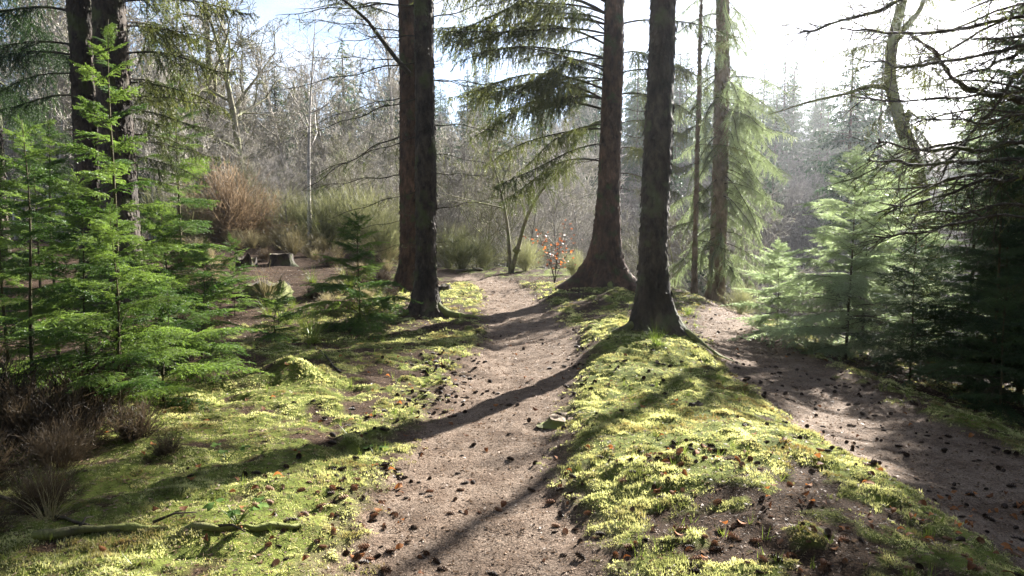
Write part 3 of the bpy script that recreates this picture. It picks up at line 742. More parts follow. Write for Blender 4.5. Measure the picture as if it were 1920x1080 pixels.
# the tree outside on the right whose dead limbs reach into view
tR = empty('dead_limbed_conifer', (5.7, 6.0, hz(5.7, 6.0)))
tag(tR, 'conifer with bare crooked dead limbs reaching in above the dark saplings', 'tree')
me, c, r = trunk_mesh(9, .2, .12, .12, .3, None, 71, 'bark_dark')
place('trunk', me, tR)
o0 = np.array(tR.location)
LIMBS = [  # (pixel x, pixel y, depth) from the trunk outwards, base radius
    ([(2260, 215, 6.0), (1920, 190, 5.9), (1850, 178, 5.8), (1805, 160, 5.7), (1770, 125, 5.7), (1735, 85, 5.7), (1710, 70, 5.7)], .030),
    ([(2260, 60, 6.0), (1920, 84, 5.7), (1800, 112, 5.5), (1700, 125, 5.4), (1630, 116, 5.3)], .018),
    ([(2260, 100, 6.0), (1920, 28, 5.6), (1760, 60, 5.5), (1660, 62, 5.3), (1575, 52, 5.2)], .018),
    ([(2260, 60, 6.0), (1920, 66, 5.6), (1830, 72, 5.4)], .020),
    ([(2260, -60, 6.0), (1760, -20, 5.3), (1690, 0, 5.2), (1630, 25, 5.1), (1570, 40, 5.0), (1500, 60, 4.9)], .018),
    ([(2260, 290, 6.0), (1920, 268, 5.6), (1820, 282, 5.4), (1720, 280, 5.3), (1648, 266, 5.2)], .018),
    ([(2260, 320, 6.0), (1920, 300, 5.6), (1820, 306, 5.4), (1700, 309, 5.2), (1627, 300, 5.1)], .019),
    ([(2260, 420, 6.0), (1920, 330, 5.6), (1820, 345, 5.4), (1730, 378, 5.2), (1650, 380, 5.1)], .016),
    ([(2260, 440, 6.0), (1920, 385, 5.6), (1800, 402, 5.4), (1700, 404, 5.2)], .015),
    ([(2260, 480, 6.0), (1880, 400, 5.4), (1790, 420, 5.2), (1720, 438, 5.1), (1640, 442, 5.0)], .014),
    ([(2260, 150, 6.0), (1960, 110, 6.4), (1900, 140, 6.4), (1870, 195, 6.3), (1830, 240, 6.2), (1790, 290, 6.1), (1755, 350, 6.0)], .022),
    ([(2260, 190, 6.0), (1920, 170, 5.5), (1800, 185, 5.4), (1700, 190, 5.3), (1610, 184, 5.2)], .013),
    ([(2260, 250, 6.0), (1920, 215, 5.5), (1830, 232, 5.4), (1720, 222, 5.3)], .012),
    ([(2260, 30, 6.0), (1920, 90, 6.2), (1850, 130, 6.2), (1770, 150, 6.2)], .016),
]
for k, (pts, r0) in enumerate(LIMBS):
    P = [at(*p) - o0 for p in pts]
    P[0] = np.array([0, 0, P[0][2]])
    lr = np.random.default_rng(70 + k)
    dense = [P[0]]
    for a_, b_ in zip(P[:-1], P[1:]):
        dense += [a_ + (b_ - a_) * f_ + lr.normal(size=3) * np.array([.012, .03, .014]) for f_ in (.33, .67)] + [b_]
    P = dense
    lim = free_tube(P, [r0 * 1.1, r0 * .85, r0 * .7, r0 * .55, r0 * .3], 'twig', 'branch', tR, 7, .45, k, 60)
    global_rng = np.random.default_rng(900 + k)
    rng = global_rng
    pts_ = np.array(P); s = np.linspace(0, 1, len(pts_))
    nt_ = 46
    tt = rng.uniform(.25, 1, nt_)
    A = np.stack([np.interp(tt, s, pts_[:, q]) for q in range(3)], 1)
    D = np.stack([-np.abs(rng.normal(size=nt_)) * .8, rng.normal(size=nt_) * .7, rng.normal(size=nt_) * .6], 1)
    Ls = rng.uniform(.06, .5, nt_)
    Pt = twig_set(A, D, Ls, 4, .3, .7)
    mb = MB()
    for q in range(4): mb.prisms(Pt[q], Pt[q + 1], .0042 - .0009 * q, .0034 - .0009 * q)
    a, d, ix, u = along(Pt, 14, Ls)
    L2 = rng.uniform(.04, .16, len(a))
    P2 = twig_set(a, d * .6 + rng.normal(size=d.shape) * .6, L2, 2, .5, .5)
    for q in range(2): mb.prisms(P2[q], P2[q + 1], .0016, .001)
    if k % 2 == 0 or k in (4, 1):
        p, d, ix, u = along(P2, 70, L2, u0=.3)
        mb.needles(p, nrm(d * .8 + nrm(rng.normal(size=d.shape)) * .7), .016, .0035)
    place('twigs', mb.mesh('side_twigs', [M['twig'], M['needle_spruce']]), lim)['kind'] = 'stuff'
random.seed(88)
add_branches(tR, c, r, [(random.choice(DEAD), 2.5 + 2.3 * k / 17, 160 + (k * 47) % 55, random.uniform(-12, 14), random.uniform(1.1, 1.7)) for k in range(18)])
add_branches(tR, c, r, [(random.choice(LONG), h, az, p, s) for h, az, p, s in [(3.9, 200, 10, .5), (4.6, 150, 8, .6), (5.2, 190, 5, .7), (2.6, 130, -5, .5), (2.1, 100, -8, .5), (5.8, 100, 5, .8), (6.4, 230, 5, .8), (1.9, 150, -10, .45), (7, 0, 5, .8), (7.6, 170, 5, .6)]])

# ------------------------------------------------------------------ saplings
SAP = [  # x, y, height, spread, needles, lean, label
    (-3.15, 5.85, 3.05, .80, 'needle_sapling', (.06, 0), 'tallest bright green sapling with a pale straight stem, in front of dark trunks'),
    (-2.86, 5.30, 1.62, .86, 'needle_sapling', (.02, 0), 'thin-stemmed green sapling rooted at the brown heather edge'),
    (-3.68, 5.60, 2.30, .85, 'needle_sapling', (.05, 0), 'green sapling with brown lower stem standing deep in the heather'),
    (-4.35, 6.30, 2.05, .95, 'needle_sapling', (0, 0), 'broad bushy green sapling outermost in the thicket by the heather'),
    (-2.95, 6.95, 1.30, .85, 'needle_sapling', (.05, 0), 'low spreading green sapling overhanging the mossy hummock'),
    (-4.90, 7.90, 2.65, 1.0, 'needle_sapling', (0, 0), 'shaded green sapling at the back of the thicket'),
    (-3.70, 7.90, 1.75, 1.0, 'needle_sapling', (0, 0), 'green sapling filling the gap behind the tallest stem'),
    (-4.10, 7.05, 1.95, 1.0, 'needle_sapling', (0, 0), 'green sapling between the bushy outer one and the shaded one'),
    (-2.95, 6.15, 1.05, .95, 'needle_sapling', (.1, 0), 'low flat-branched sapling between the two thin stems'),
    (6.60, 12.8, 3.90, 1.5, 'needle_pale', (0, 0), 'tall pale sapling screening the foot of the mossy trunk'),
    (-4.60, 12.2, .80, .60, 'needle_sapling', (0, 0), 'knee-high sapling growing in the brown clearing'),
    (-5.40, 14.2, 1.10, .75, 'needle_sapling', (0, 0), 'waist-high sapling beside the mossy broken stump'),
    (-3.60, 11.3, .55, .50, 'needle_sapling', (.05, 0), 'tiny ferny sapling at the edge of the brown clearing'),
    (-2.22, 10.7, 1.70, 1.30, 'needle_sapling', (0, 0), 'small bushy sapling left of the dark path-side trunk'),
    (-3.05, 9.40, .72, .55, 'needle_sapling', (.05, 0), 'knee-high sapling beside the dry grass tuft'),
    (-7.60, 17.0, 4.60, 1.6, 'needle_sapling', (0, 0), 'sunlit young conifer right of the paired dark trunks'),
    (-9.60, 15.0, 3.40, 1.4, 'needle_sapling', (0, 0), 'young conifer left of the paired dark trunks'),
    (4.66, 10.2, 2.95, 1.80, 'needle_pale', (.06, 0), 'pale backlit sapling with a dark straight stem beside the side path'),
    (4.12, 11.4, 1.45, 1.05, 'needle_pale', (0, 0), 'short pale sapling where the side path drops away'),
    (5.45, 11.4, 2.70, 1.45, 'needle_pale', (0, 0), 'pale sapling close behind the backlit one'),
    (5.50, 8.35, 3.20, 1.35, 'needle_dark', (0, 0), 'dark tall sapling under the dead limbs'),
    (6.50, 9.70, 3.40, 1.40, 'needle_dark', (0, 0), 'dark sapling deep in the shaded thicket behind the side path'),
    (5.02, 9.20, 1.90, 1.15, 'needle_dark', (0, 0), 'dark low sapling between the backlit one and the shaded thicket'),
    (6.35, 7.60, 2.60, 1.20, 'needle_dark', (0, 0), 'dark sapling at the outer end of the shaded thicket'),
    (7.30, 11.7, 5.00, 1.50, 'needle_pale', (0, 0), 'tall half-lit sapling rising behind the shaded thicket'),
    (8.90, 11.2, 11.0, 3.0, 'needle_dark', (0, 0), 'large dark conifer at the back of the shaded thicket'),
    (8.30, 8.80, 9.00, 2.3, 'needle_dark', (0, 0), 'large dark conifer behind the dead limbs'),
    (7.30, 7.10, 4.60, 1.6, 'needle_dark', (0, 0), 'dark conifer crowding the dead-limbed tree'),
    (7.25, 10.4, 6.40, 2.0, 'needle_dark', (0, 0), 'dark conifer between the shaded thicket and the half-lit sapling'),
    (9.50, 12.6, 12.0, 3.0, 'needle_dark', (0, 0), 'tall dark conifer added past the right edge to shade the bank'),  # mostly out of view, added to darken the lower right bank
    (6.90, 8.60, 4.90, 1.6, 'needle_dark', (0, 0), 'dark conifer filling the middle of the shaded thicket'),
    (8.00, 9.90, 9.00, 2.5, 'needle_dark', (0, 0), 'big dark conifer added over the shaded thicket to deepen its shadow'),  # trunk out of view, added for denser shade on the lower right
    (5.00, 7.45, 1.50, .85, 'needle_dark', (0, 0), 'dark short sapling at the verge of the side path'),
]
for k, (x, y, H, S, mt, ln, lab) in enumerate(SAP):
    sapling(x, y, H, S, mt, lab, 500 + k, ln, h0=.16 if k in (1, 2, 0) else .06, step=.085 if H > 8 else .09 if H > 4.5 else .075 if (H > 2 and mt == 'needle_sapling') else .05 if mt == 'needle_sapling' else .05 if H > 2 else .036, group=None)

# ------------------------------------------------------------------ bare broadleaf trees
def bare_tree(seed, H, r0, spread=.5, levels=4, kids=(9, 6, 5, 4), min_r=.006, first=.25, up=.25, mat='bark_bare', trunk_bend=.08, tmat=None):
    """returns trunk mesh, crown mesh"""
    rs = np.random.default_rng(seed)
    mt, mc = MB(), MB()
    t = np.linspace(0, 1, 14)
    main = np.stack([trunk_bend * H * (np.sin(t * 3 + seed) - math.sin(seed)) * t, trunk_bend * H * (np.cos(t * 2.5 + seed) - math.cos(seed)) * t, t * H], 1)
    rad = r0 * (1 - t * .9) + min_r * .5
    mt.tube(main, rad, 8, 0, rough=.1, seed=seed)
    A = main; nodes = []
    k0 = kids[0]
    tt = first + (1 - first) * (np.arange(k0) + rs.random(k0) * .8) / k0
    S = np.stack([np.interp(tt, t, main[:, k]) for k in range(3)], 1)
    az = np.arange(k0) * 2.4 + rs.random(k0)
    el = rs.uniform(.25, .95, k0)
    D = np.stack([np.cos(az) * np.cos(el), np.sin(az) * np.cos(el), np.sin(el)], 1)
    Ls = spread * H * (1.15 - tt) * rs.uniform(.6, 1.1, k0) + .1 * H
    Rd = np.interp(tt, t, rad) * .6
    for lv in range(1, levels):
        nseg = 5 if lv < 3 else 3
        d = nrm(D); p = S; P = [p]; n = len(p)
        for k in range(nseg):
            d = nrm(d + rs.normal(size=(n, 3)) * (.28 if lv < 3 else .35) + np.array([0, 0, up / nseg]))
            p = p + d * (Ls / nseg)[:, None]; P.append(p)
        for k in range(nseg):
            f0, f1 = 1 - k / nseg * .75, 1 - (k + 1) / nseg * .75
            mc.prisms(P[k], P[k + 1], np.maximum(Rd * f0, min_r * .6), np.maximum(Rd * f1, min_r * .5), 0, 4 if lv == 1 else 3)
        if lv == levels - 1: break
        kk = kids[lv]
        idx = np.repeat(np.arange(n), kk)
        u = np.clip(np.tile(np.linspace(.25, 1, kk), n) + rs.uniform(-.08, .08, n * kk), .1, .999)
        St = np.stack(P); q = np.minimum((u * nseg).astype(int), nseg - 1)
        a, b = St[q, idx], St[q + 1, idx]
        S = a + (b - a) * (u * nseg - q)[:, None]
        D = nrm(nrm(b - a) * .8 + nrm(rs.normal(size=(len(idx), 3))) * .75)
        Rd = Rd[idx] * .5 * (1.1 - .5 * u)
        Ls = Ls[idx] * rs.uniform(.35, .65, len(idx)) * (1.15 - .5 * u)
    return mt.mesh('bare_trunk', M[tmat or mat]), mc.mesh('bare_crown', M[mat])
def plant_tree(name, label, cat, meshes, x, y, sc, rz, group=None, z=None, sz=None):
    t = empty(name, (x, y, (hz(x, y) if z is None else z) - .1), rz, 1)
    t.scale = (sc, sc, sz or sc)
    tag(t, label, cat, group)
    place('trunk', meshes[0], t); place('crown', meshes[1], t)
    return t
WOOD = [bare_tree(600 + k, 10.5, .105, .34, 4, (24, 10, 8), .019, .22, .5, tmat='birch') for k in range(4)]
WOODD = [bare_tree(620 + k, 9.0, .085, .38, 4, (22, 10, 8), .018, .18, .4, 'bark_bare_dark') for k in range(2)]
THICK = [bare_tree(640 + k, 4.0, .03, .45, 4, (20, 10, 6), .007, .08, .5, m_) for k, m_ in enumerate(('bark_bare', 'bark_bare_dark', 'bark_olive'))]
OAK = bare_tree(660, 13.5, .30, .48, 5, (10, 7, 6, 4), .024, .3, .35, 'bark_olive', .03)
OAK2 = bare_tree(663, 11.0, .22, .55, 5, (8, 6, 6, 4), .02, .25, .35, 'bark_olive', .07)
BIRCH = bare_tree(671, 7.5, .07, .33, 5, (9, 6, 5, 4), .005, .4, .45, 'birch', .03)
SMALL = bare_tree(677, 4.8, .055, .42, 5, (8, 6, 5, 4), .005, .38, .35, 'bark_olive', .09)

# named bare trees
p = at(390, 250, 36); plant_tree('bare_oak', 'tall bare spreading tree against the pale sky, behind the brown shrub', 'tree', OAK, p[0], 36, 1.0, .4)
p = at(430, 250, 33); plant_tree('bare_oak', 'crooked bare tree leaning beside the tall spreading one', 'tree', OAK2, p[0] + .3, 33.5, 1.0, 2.1)
p = at(580, 400, 24); plant_tree('birch_tree', 'slender white-barked birch standing in the broom', 'tree', BIRCH, p[0], 24, 1.0, .9)
t = plant_tree('small_broadleaf', 'small forked leafless tree at the crest where the path ends', 'tree', SMALL, -.05, 21.0, 1.05, 2.6)
free_tube([np.array([0, 0, 0]), np.array([-.25, 0, .8]), np.array([-.55, .1, 1.6]), np.array([-1.0, .1, 2.3]), np.array([-1.7, .1, 2.9]), np.array([-2.3, .2, 3.0])], [.07, .06, .05, .035, .02, .008], 'bark_olive', 'branch', t)
place('burr', (lambda m_: (m_.tube([(-.2, 0, .62), (-.2, 0, .72), (-.2, 0, .82)], [.05, .12, .05], 9, rough=.4), m_.mesh('burr', M['bark_moss']))[1])(MB()), t)

# the wood on the slope across the valley
rs = random.Random(5)
def scatter(n, f, mind=1.2):
    out = []; tries = 0
    while len(out) < n and tries < n * 60:
        tries += 1
        q = f()
        if all((q[0] - a) ** 2 + (q[1] - b) ** 2 > mind ** 2 for a, b in out): out.append(q)
    return out
def in_fan(px0, px1, y0, y1):
    def f():
        Yd = rs.uniform(y0, y1); px = rs.uniform(px0, px1)
        return ((px - 960) / F * Yd, Yd)
    return f
for x, y in scatter(75, in_fan(380, 1120, 38, 70), 1.6):
    plant_tree('bare_birch', 'pale leafless birch in the wood across the valley', 'tree', rs.choice(WOOD), x, y, rs.uniform(.75, 1.15), rs.uniform(0, 6), 'leafless trees on the far slope')
for x, y in scatter(34, in_fan(480, 1150, 72, 95), 2):
    plant_tree('bare_birch', 'pale leafless birch in the wood across the valley', 'tree', rs.choice(WOOD), x, y, rs.uniform(.9, 1.3), rs.uniform(0, 6), 'leafless trees on the far slope')
for x, y in scatter(110, in_fan(1180, 1850, 34, 76), 1.5):
    plant_tree('bare_alder', 'dark leafless tree in the hazy valley behind the side path', 'tree', rs.choice(WOODD), x, y, rs.uniform(.75, 1.15), rs.uniform(0, 6), 'leafless trees in the hazy valley')
for x, y in scatter(40, in_fan(-40, 420, 24, 50), 1.4):
    plant_tree('bare_tree', 'leafless tree behind the paired dark trunks and saplings', 'tree', rs.choice(WOOD), x, y, rs.uniform(.6, .95), rs.uniform(0, 6), 'leafless trees behind the saplings')
for x, y in scatter(58, in_fan(330, 1000, 24.5, 38), .9):
    plant_tree('bare_shrub', 'twiggy leafless shrub at the foot of the far wood', 'shrub', rs.choice(THICK), x, y, rs.uniform(.6, 1.1), rs.uniform(0, 6), 'twiggy shrubs before the far wood')
for x, y in scatter(26, in_fan(860, 1560, 22, 34), 1.0):
    plant_tree('bare_shrub', 'twiggy leafless shrub on the bank falling to the valley', 'shrub', rs.choice(THICK), x, y, rs.uniform(.7, 1.2), rs.uniform(0, 6), 'twiggy shrubs on the valley bank')

# far conifers
def conifer(seed, H, wdt, dens=1.0):
    global rng
    rng = np.random.default_rng(seed)
    mt, mc = MB(), MB()
    t = np.linspace(0, 1, 8)
    mt.tube(np.stack([0 * t, 0 * t, t * H], 1), .014 * H * (1 - t * .95) + .01, 7, 0)
    nb = int(210 * dens)
    u = np.sort(rng.random(nb)) ** .9
    h = H * (.10 + .89 * u)
    az = np.arange(nb) * 2.4 + rng.normal(size=nb) * .3
    Lb = wdt * (1 - u) ** .8 * rng.uniform(.55, 1.15, nb) + .12
    A = np.stack([0 * h, 0 * h, h], 1)
    D = np.stack([np.cos(az), np.sin(az), .25 - .5 * (1 - u) + rng.normal(size=nb) * .12], 1)
    P = twig_set(A, D, Lb, 4, .25, .15)
    for k in range(4): mc.prisms(P[k], P[k + 1], .022 - .005 * k, .017 - .005 * k, 0)
    a, d, ix, uu = along(P, 12, Lb, u0=.1)
    s = nrm(np.cross(d, np.array([0, 0, 1.0]))) * np.where(rng.random(len(a)) < .5, 1, -1)[:, None]
    L2 = (.15 + .35 * (1 - uu)) * rng.uniform(.5, 1.2, len(a)) * np.clip(Lb[ix], .3, 1.3)
    P2 = twig_set(a, d * .7 + s * .7 - np.array([0, 0, .25]), L2, 2, .5, .3)
    p, d, ix, uu = along(P2, 16, L2)
    mc.needles(p, nrm(d * .8 + nrm(rng.normal(size=d.shape)) * .7 - np.array([0, 0, .25])), .19 * rng.uniform(.6, 1.2, len(p)), .06)
    return mt.mesh('far_trunk', M['bark_dark']), mc.mesh('far_crown', [M['twig'], M['needle_far']])
FIR = [conifer(700 + k, 14.0, 2.6 + .4 * k) for k in range(3)]
for x, y in scatter(46, in_fan(380, 1130, 78, 115), 2.6):
    plant_tree('far_conifer', 'dark conifer on the ridge above the leafless wood', 'tree', rs.choice(FIR), x, y, rs.uniform(1.0, 1.5), rs.uniform(0, 6), 'conifers along the far ridge')
for x, y in scatter(34, in_fan(430, 1130, 44, 76), 2.6):
    plant_tree('slope_conifer', 'dark green conifer standing among the leafless birches', 'tree', rs.choice(FIR), x, y, rs.uniform(.7, 1.15), rs.uniform(0, 6), 'conifers among the birches')
for x, y in scatter(7, in_fan(-30, 330, 30, 48), 3):
    plant_tree('slope_conifer', 'green conifer among the leafless trees behind the paired trunks', 'tree', rs.choice(FIR), x, y, rs.uniform(.6, .9), rs.uniform(0, 6), 'conifers behind the paired trunks')
for x, y in scatter(40, in_fan(1180, 1600, 74, 105), 2.5):
    plant_tree('far_conifer', 'hazy conifer on the ridge beyond the valley', 'tree', rs.choice(FIR), x, y, rs.uniform(1.0, 1.45), rs.uniform(0, 6), 'conifers beyond the hazy valley')
for x, y in scatter(16, in_fan(1190, 1640, 46, 72), 3):
    plant_tree('slope_conifer', 'dark conifer among the leafless trees of the hazy valley', 'tree', rs.choice(FIR), x, y, rs.uniform(.6, .95), rs.uniform(0, 6), 'conifers in the hazy valley')
for x, y in scatter(10, in_fan(1600, 1960, 50, 80), 3):
    plant_tree('far_conifer', 'hazy conifer below the sun at the valley side', 'tree', rs.choice(FIR), x, y, rs.uniform(.9, 1.2), rs.uniform(0, 6), 'conifers below the sun')
x = at(1592, 300, 44)[0]
plant_tree('tall_conifer', 'broad dark conifer standing clear against the white sky glare', 'tree', FIR[2], x, 44, 1.38, 1.0)
x = at(1648, 300, 50)[0]
plant_tree('tall_conifer', 'dark conifer overlapping the broad one in the glare', 'tree', FIR[1], x, 50, 1.45, 2.0)
for k, (px, Yd, sc, lab) in enumerate([(795, 42, .9, 'dark blue-green conifer low in the valley left of the forked tree'), (930, 38, .9, 'dark conifer low in the valley behind the forked tree'), (880, 46, .95, 'shaded conifer between two others in the valley bottom'),
                                       (1000, 52, .95, 'conifer rising behind the drooping spruce limbs'), (640, 55, .9, 'conifer half buried among leafless birches'), (1330, 30, .45, 'small conifer down the bank behind the hanging foliage')]):
    plant_tree('valley_conifer', lab, 'tree', FIR[k % 3], (px - 960) / F * Yd, Yd, sc, k)

# unseen conifers added around and behind the viewpoint to cut sky fill, one mass
mw = MB()
cm = FIR[0][1]
cv = np.zeros(len(cm.vertices) * 3, np.float32); cm.vertices.foreach_get('co', cv); cv = cv.reshape(-1, 3)
lt = np.zeros(len(cm.polygons), np.int32); cm.polygons.foreach_get('loop_total', lt)
li = np.zeros(len(cm.loops), np.int32); cm.loops.foreach_get('vertex_index', li)
st = np.zeros(len(cm.polygons), np.int32); cm.polygons.foreach_get('loop_start', st)
tri = li[st[lt == 3][:, None] + np.arange(3)]
rw = np.random.default_rng(3)
tri = tri[rw.random(len(tri)) < .42]
tv = cv[tri].astype(float); tc_ = tv.mean(1, keepdims=True); tv = (tc_ + (tv - tc_) * 1.7).reshape(-1, 3)
tri = np.arange(len(tv)).reshape(-1, 3)
for k in range(26):
    a = R(158 + 222 * ((k * .618) % 1.0)); d = 5.5 + 9 * ((k * 7) % 9) / 8
    x, y = math.cos(a) * d - .5, math.sin(a) * d - 2.5
    ca, sa = math.cos(k), math.sin(k); sc_ = 1.0 + .08 * (k % 4)
    vv = np.stack([tv[:, 0] * ca - tv[:, 1] * sa, tv[:, 0] * sa + tv[:, 1] * ca, tv[:, 2]], 1) * np.array([1.3, 1.3, 1]) * sc_ + np.array([x, y, hz(x, y) + .8])
    mw.add(vv, tris=tri, m=1)
    mw.tube([(x, y, hz(x, y) - .2), (x, y, hz(x, y) + 13 * sc_)], [.2, .03], 7)
sky_blocker = place('wood', mw.mesh('wood', [M['bark_dark'], M['needle_far']])); tag(sky_blocker, 'unseen conifer mass added around the viewpoint to cut sky fill', 'wood', kind='stuff')

# ------------------------------------------------------------------ broom, heather, grass
def broom(seed, H, n, mat, spread=.5, fork=3, wd=.006):
    global rng
    rng = np.random.default_rng(seed)
    mb = MB()
    az = rng.random(n) * 6.283; tilt = np.abs(rng.normal(size=n)) * spread
    A = np.stack([np.cos(az) * .12 * rng.random(n), np.sin(az) * .12 * rng.random(n), np.zeros(n)], 1)
    D = np.stack([np.cos(az) * np.sin(tilt), np.sin(az) * np.sin(tilt), np.cos(tilt)], 1)
    Ls = H * rng.uniform(.5, 1.1, n)
    P = twig_set(A, D, Ls, 4, .12, .35)
    for k in range(4): mb.ribbons(P[k], P[k + 1], wd * (1 - k * .2), wd * (.8 - k * .2), 0)
    a, d, ix, u = along(P, fork * 6 / H, Ls, u0=.25)
    L2 = .35 * H * rng.uniform(.3, 1, len(a))
    P2 = twig_set(a, d + rng.normal(size=d.shape) * .35, L2, 2, -.1, .3)
    for k in range(2): mb.ribbons(P2[k], P2[k + 1], wd * .6, wd * .4, 0)
    return mb.mesh('broom_twigs', M[mat])
BG = [broom(800 + k, 1.6, 170, 'broom') for k in range(2)]
BB = [broom(810, 1.7, 240, 'broom_brown', .62, 4)]
BS = [broom(815 + k, .7, 160, 'straw', .4, 1, .005) for k in range(2)]
HE = [broom(820 + k, .45, 170, 'heather', .6, 3, .0035) for k in range(2)]
def shrub(name, label, cat, me, x, y, sc, group=None, part='twigs', sz=None):
    t = empty(name, (x, y, hz(x, y) - .03), rs.uniform(0, 6))
    t.scale = (sc, sc, sz or sc)
    tag(t, label, cat, group)
    place(part, me, t)
    return t
def gx_(px, Yd): return (px - 960) / F * Yd
shrub('broom_shrub', 'large russet-brown leafless shrub behind the stumps', 'shrub', BB[0], gx_(435, 25), 25, 1.4)
shrub('broom_shrub', 'smaller russet shrub leaning on the large brown one', 'shrub', BB[0], gx_(492, 27), 27, 1.0)
for px, Yd, s in [(540, 27, 1.1), (500, 30, 1.3), (620, 23.5, 1.0), (650, 25, 1.1), (725, 22, 1.0), (690, 24, 1.2), (350, 24, 1.0), (320, 26, 1.3), (575, 25.5, 1.0), (410, 30, 1.3), (460, 31, 1.4), (865, 23, .7), (840, 25, .9)]:
    shrub('broom_shrub', 'green broom shrub with fine upright twigs behind the stumps', 'shrub', rs.choice(BG), gx_(px, Yd), Yd, s, 'green broom at the clearing edge')
for px, Yd, s in [(985, 21.5, .55), (905, 23.5, .6), (1075, 19.5, .4), (1390, 15.5, .35)]:
    shrub('broom_shrub', 'small green broom shrub at the crest of the path', 'shrub', rs.choice(BG), gx_(px, Yd), Yd, s, 'small broom shrubs at the crest')
for k in range(26):
    Yd = rs.uniform(20, 25); px = rs.uniform(330, 760)
    shrub('dry_grass_clump', 'straw-coloured clump of dry grass at the clearing edge', 'grass', rs.choice(BS), gx_(px, Yd), Yd, rs.uniform(.5, 1.0), 'dry grass clumps behind the stumps', 'blades')
for k, (x, y, s) in enumerate([(-3.3, 4.9, 1.0), (-3.7, 5.1, 1.2), (-2.95, 4.75, .9), (-3.1, 5.3, 1.0), (-3.95, 4.8, 1.1), (-3.4, 4.3, .8), (-4.3, 5.2, 1.2), (-2.6, 5.0, .6), (-2.75, 4.35, .6), (-3.0, 4.0, .7), (-2.45, 3.75, .5), (-4.4, 5.7, 1.3), (-3.3, 3.9, .6), (-2.75, 3.6, .45), (-2.5, 3.35, .4), (-2.2, 4.6, .3)]):
    shrub('heather_clump', 'brown twiggy heather clump under the saplings', 'heather', HE[k % 2], x, y, s, 'heather under the saplings')
for k in range(85):
    Yd = rs.uniform(10.5, 20); px = rs.uniform(300, 745)
    if abs(gx_(px, Yd) + 2.2) < .9 and Yd < 12: continue
    if (abs(px - 528) < 50 or abs(px - 462) < 45) and Yd < 19.2 or abs(px - 500) < 60 and Yd < 15.2: continue
    if rs.random() < .5: shrub('heather_clump', 'short brown heather clump on the floor of the clearing', 'heather', rs.choice(HE), gx_(px, Yd), Yd, rs.uniform(.5, 1.0), 'heather in the clearing')
    else: shrub('dry_grass_clump', 'short straw clump on the floor of the clearing', 'grass', rs.choice(BS), gx_(px, Yd), Yd, rs.uniform(.25, .5), 'dry grass in the clearing', 'blades')
def grass_mesh(seed, H, n, spread=.5, wd=.004):
    global rng
    rng = np.random.default_rng(seed); mb = MB()
    az = rng.random(n) * 6.283; tilt = np.abs(rng.normal(size=n)) * spread + .05
    A = np.stack([np.cos(az) * .05 * rng.random(n), np.sin(az) * .05 * rng.random(n), np.zeros(n)], 1)
    D = np.stack([np.cos(az) * np.sin(tilt), np.sin(az) * np.sin(tilt), np.cos(tilt)], 1)
    P = twig_set(A, D, H * rng.uniform(.5, 1.15, n), 4, .9, .3)
    for k in range(4): mb.ribbons(P[k], P[k + 1], wd * (1 - k * .22), wd * (.78 - k * .22), 0)
    return mb
GT = grass_mesh(830, .5, 90).mesh('grass_blades', M['grass'])
GS = grass_mesh(831, .5, 70).mesh('straw_blades', M['straw'])
for k in range(26):
    Yd = rs.uniform(10, 18.5); px = rs.uniform(330, 740)
    if abs(px - 495) < 80 and Yd > 13.5: continue
    shrub('grass_tuft', 'loose green grass tuft on the floor of the clearing', 'grass', GT, gx_(px, Yd), Yd, rs.uniform(.4, .9), 'green grass in the clearing', 'blades')
for px, py, s, me, lab in [(585, 640, 1.0, GT, 'arching grey-green grass tuft left of the dark path-side trunk'), (1232, 648, .62, GT, 'grass tuft growing at the foot of the grey trunk'), (1088, 528, .5, GS, 'pale dry sprig at the foot of the flared spruce'),
                           (500, 560, 1.5, GS, 'dry arching grass beside the mossy root stump'), (470, 640, .7, GS, 'dry grass blades by the knee-high sapling'), (545, 845, .3, GS, 'pale tuft of dry stalks standing in the trunk shadow'), (1345, 708, .3, GT, 'small green tuft below the grey trunk'), (90, 975, .55, GS, 'pale dry stalks in the dark corner by the heather'),
                           (640, 520, .8, GS, 'dry grass behind the small bushy sapling'), (420, 500, 1.0, GS, 'dry grass on the bare clearing floor'), (1290, 590, .5, GT, 'grass tuft at the start of the side path'), (1265, 655, .2, GT, 'tiny grass tuft on the bank below the grey trunk')]:
    g = ground_at(px, py)
    shrub('grass_tuft', lab, 'grass', me, g[0], g[1], s, None, 'blades')

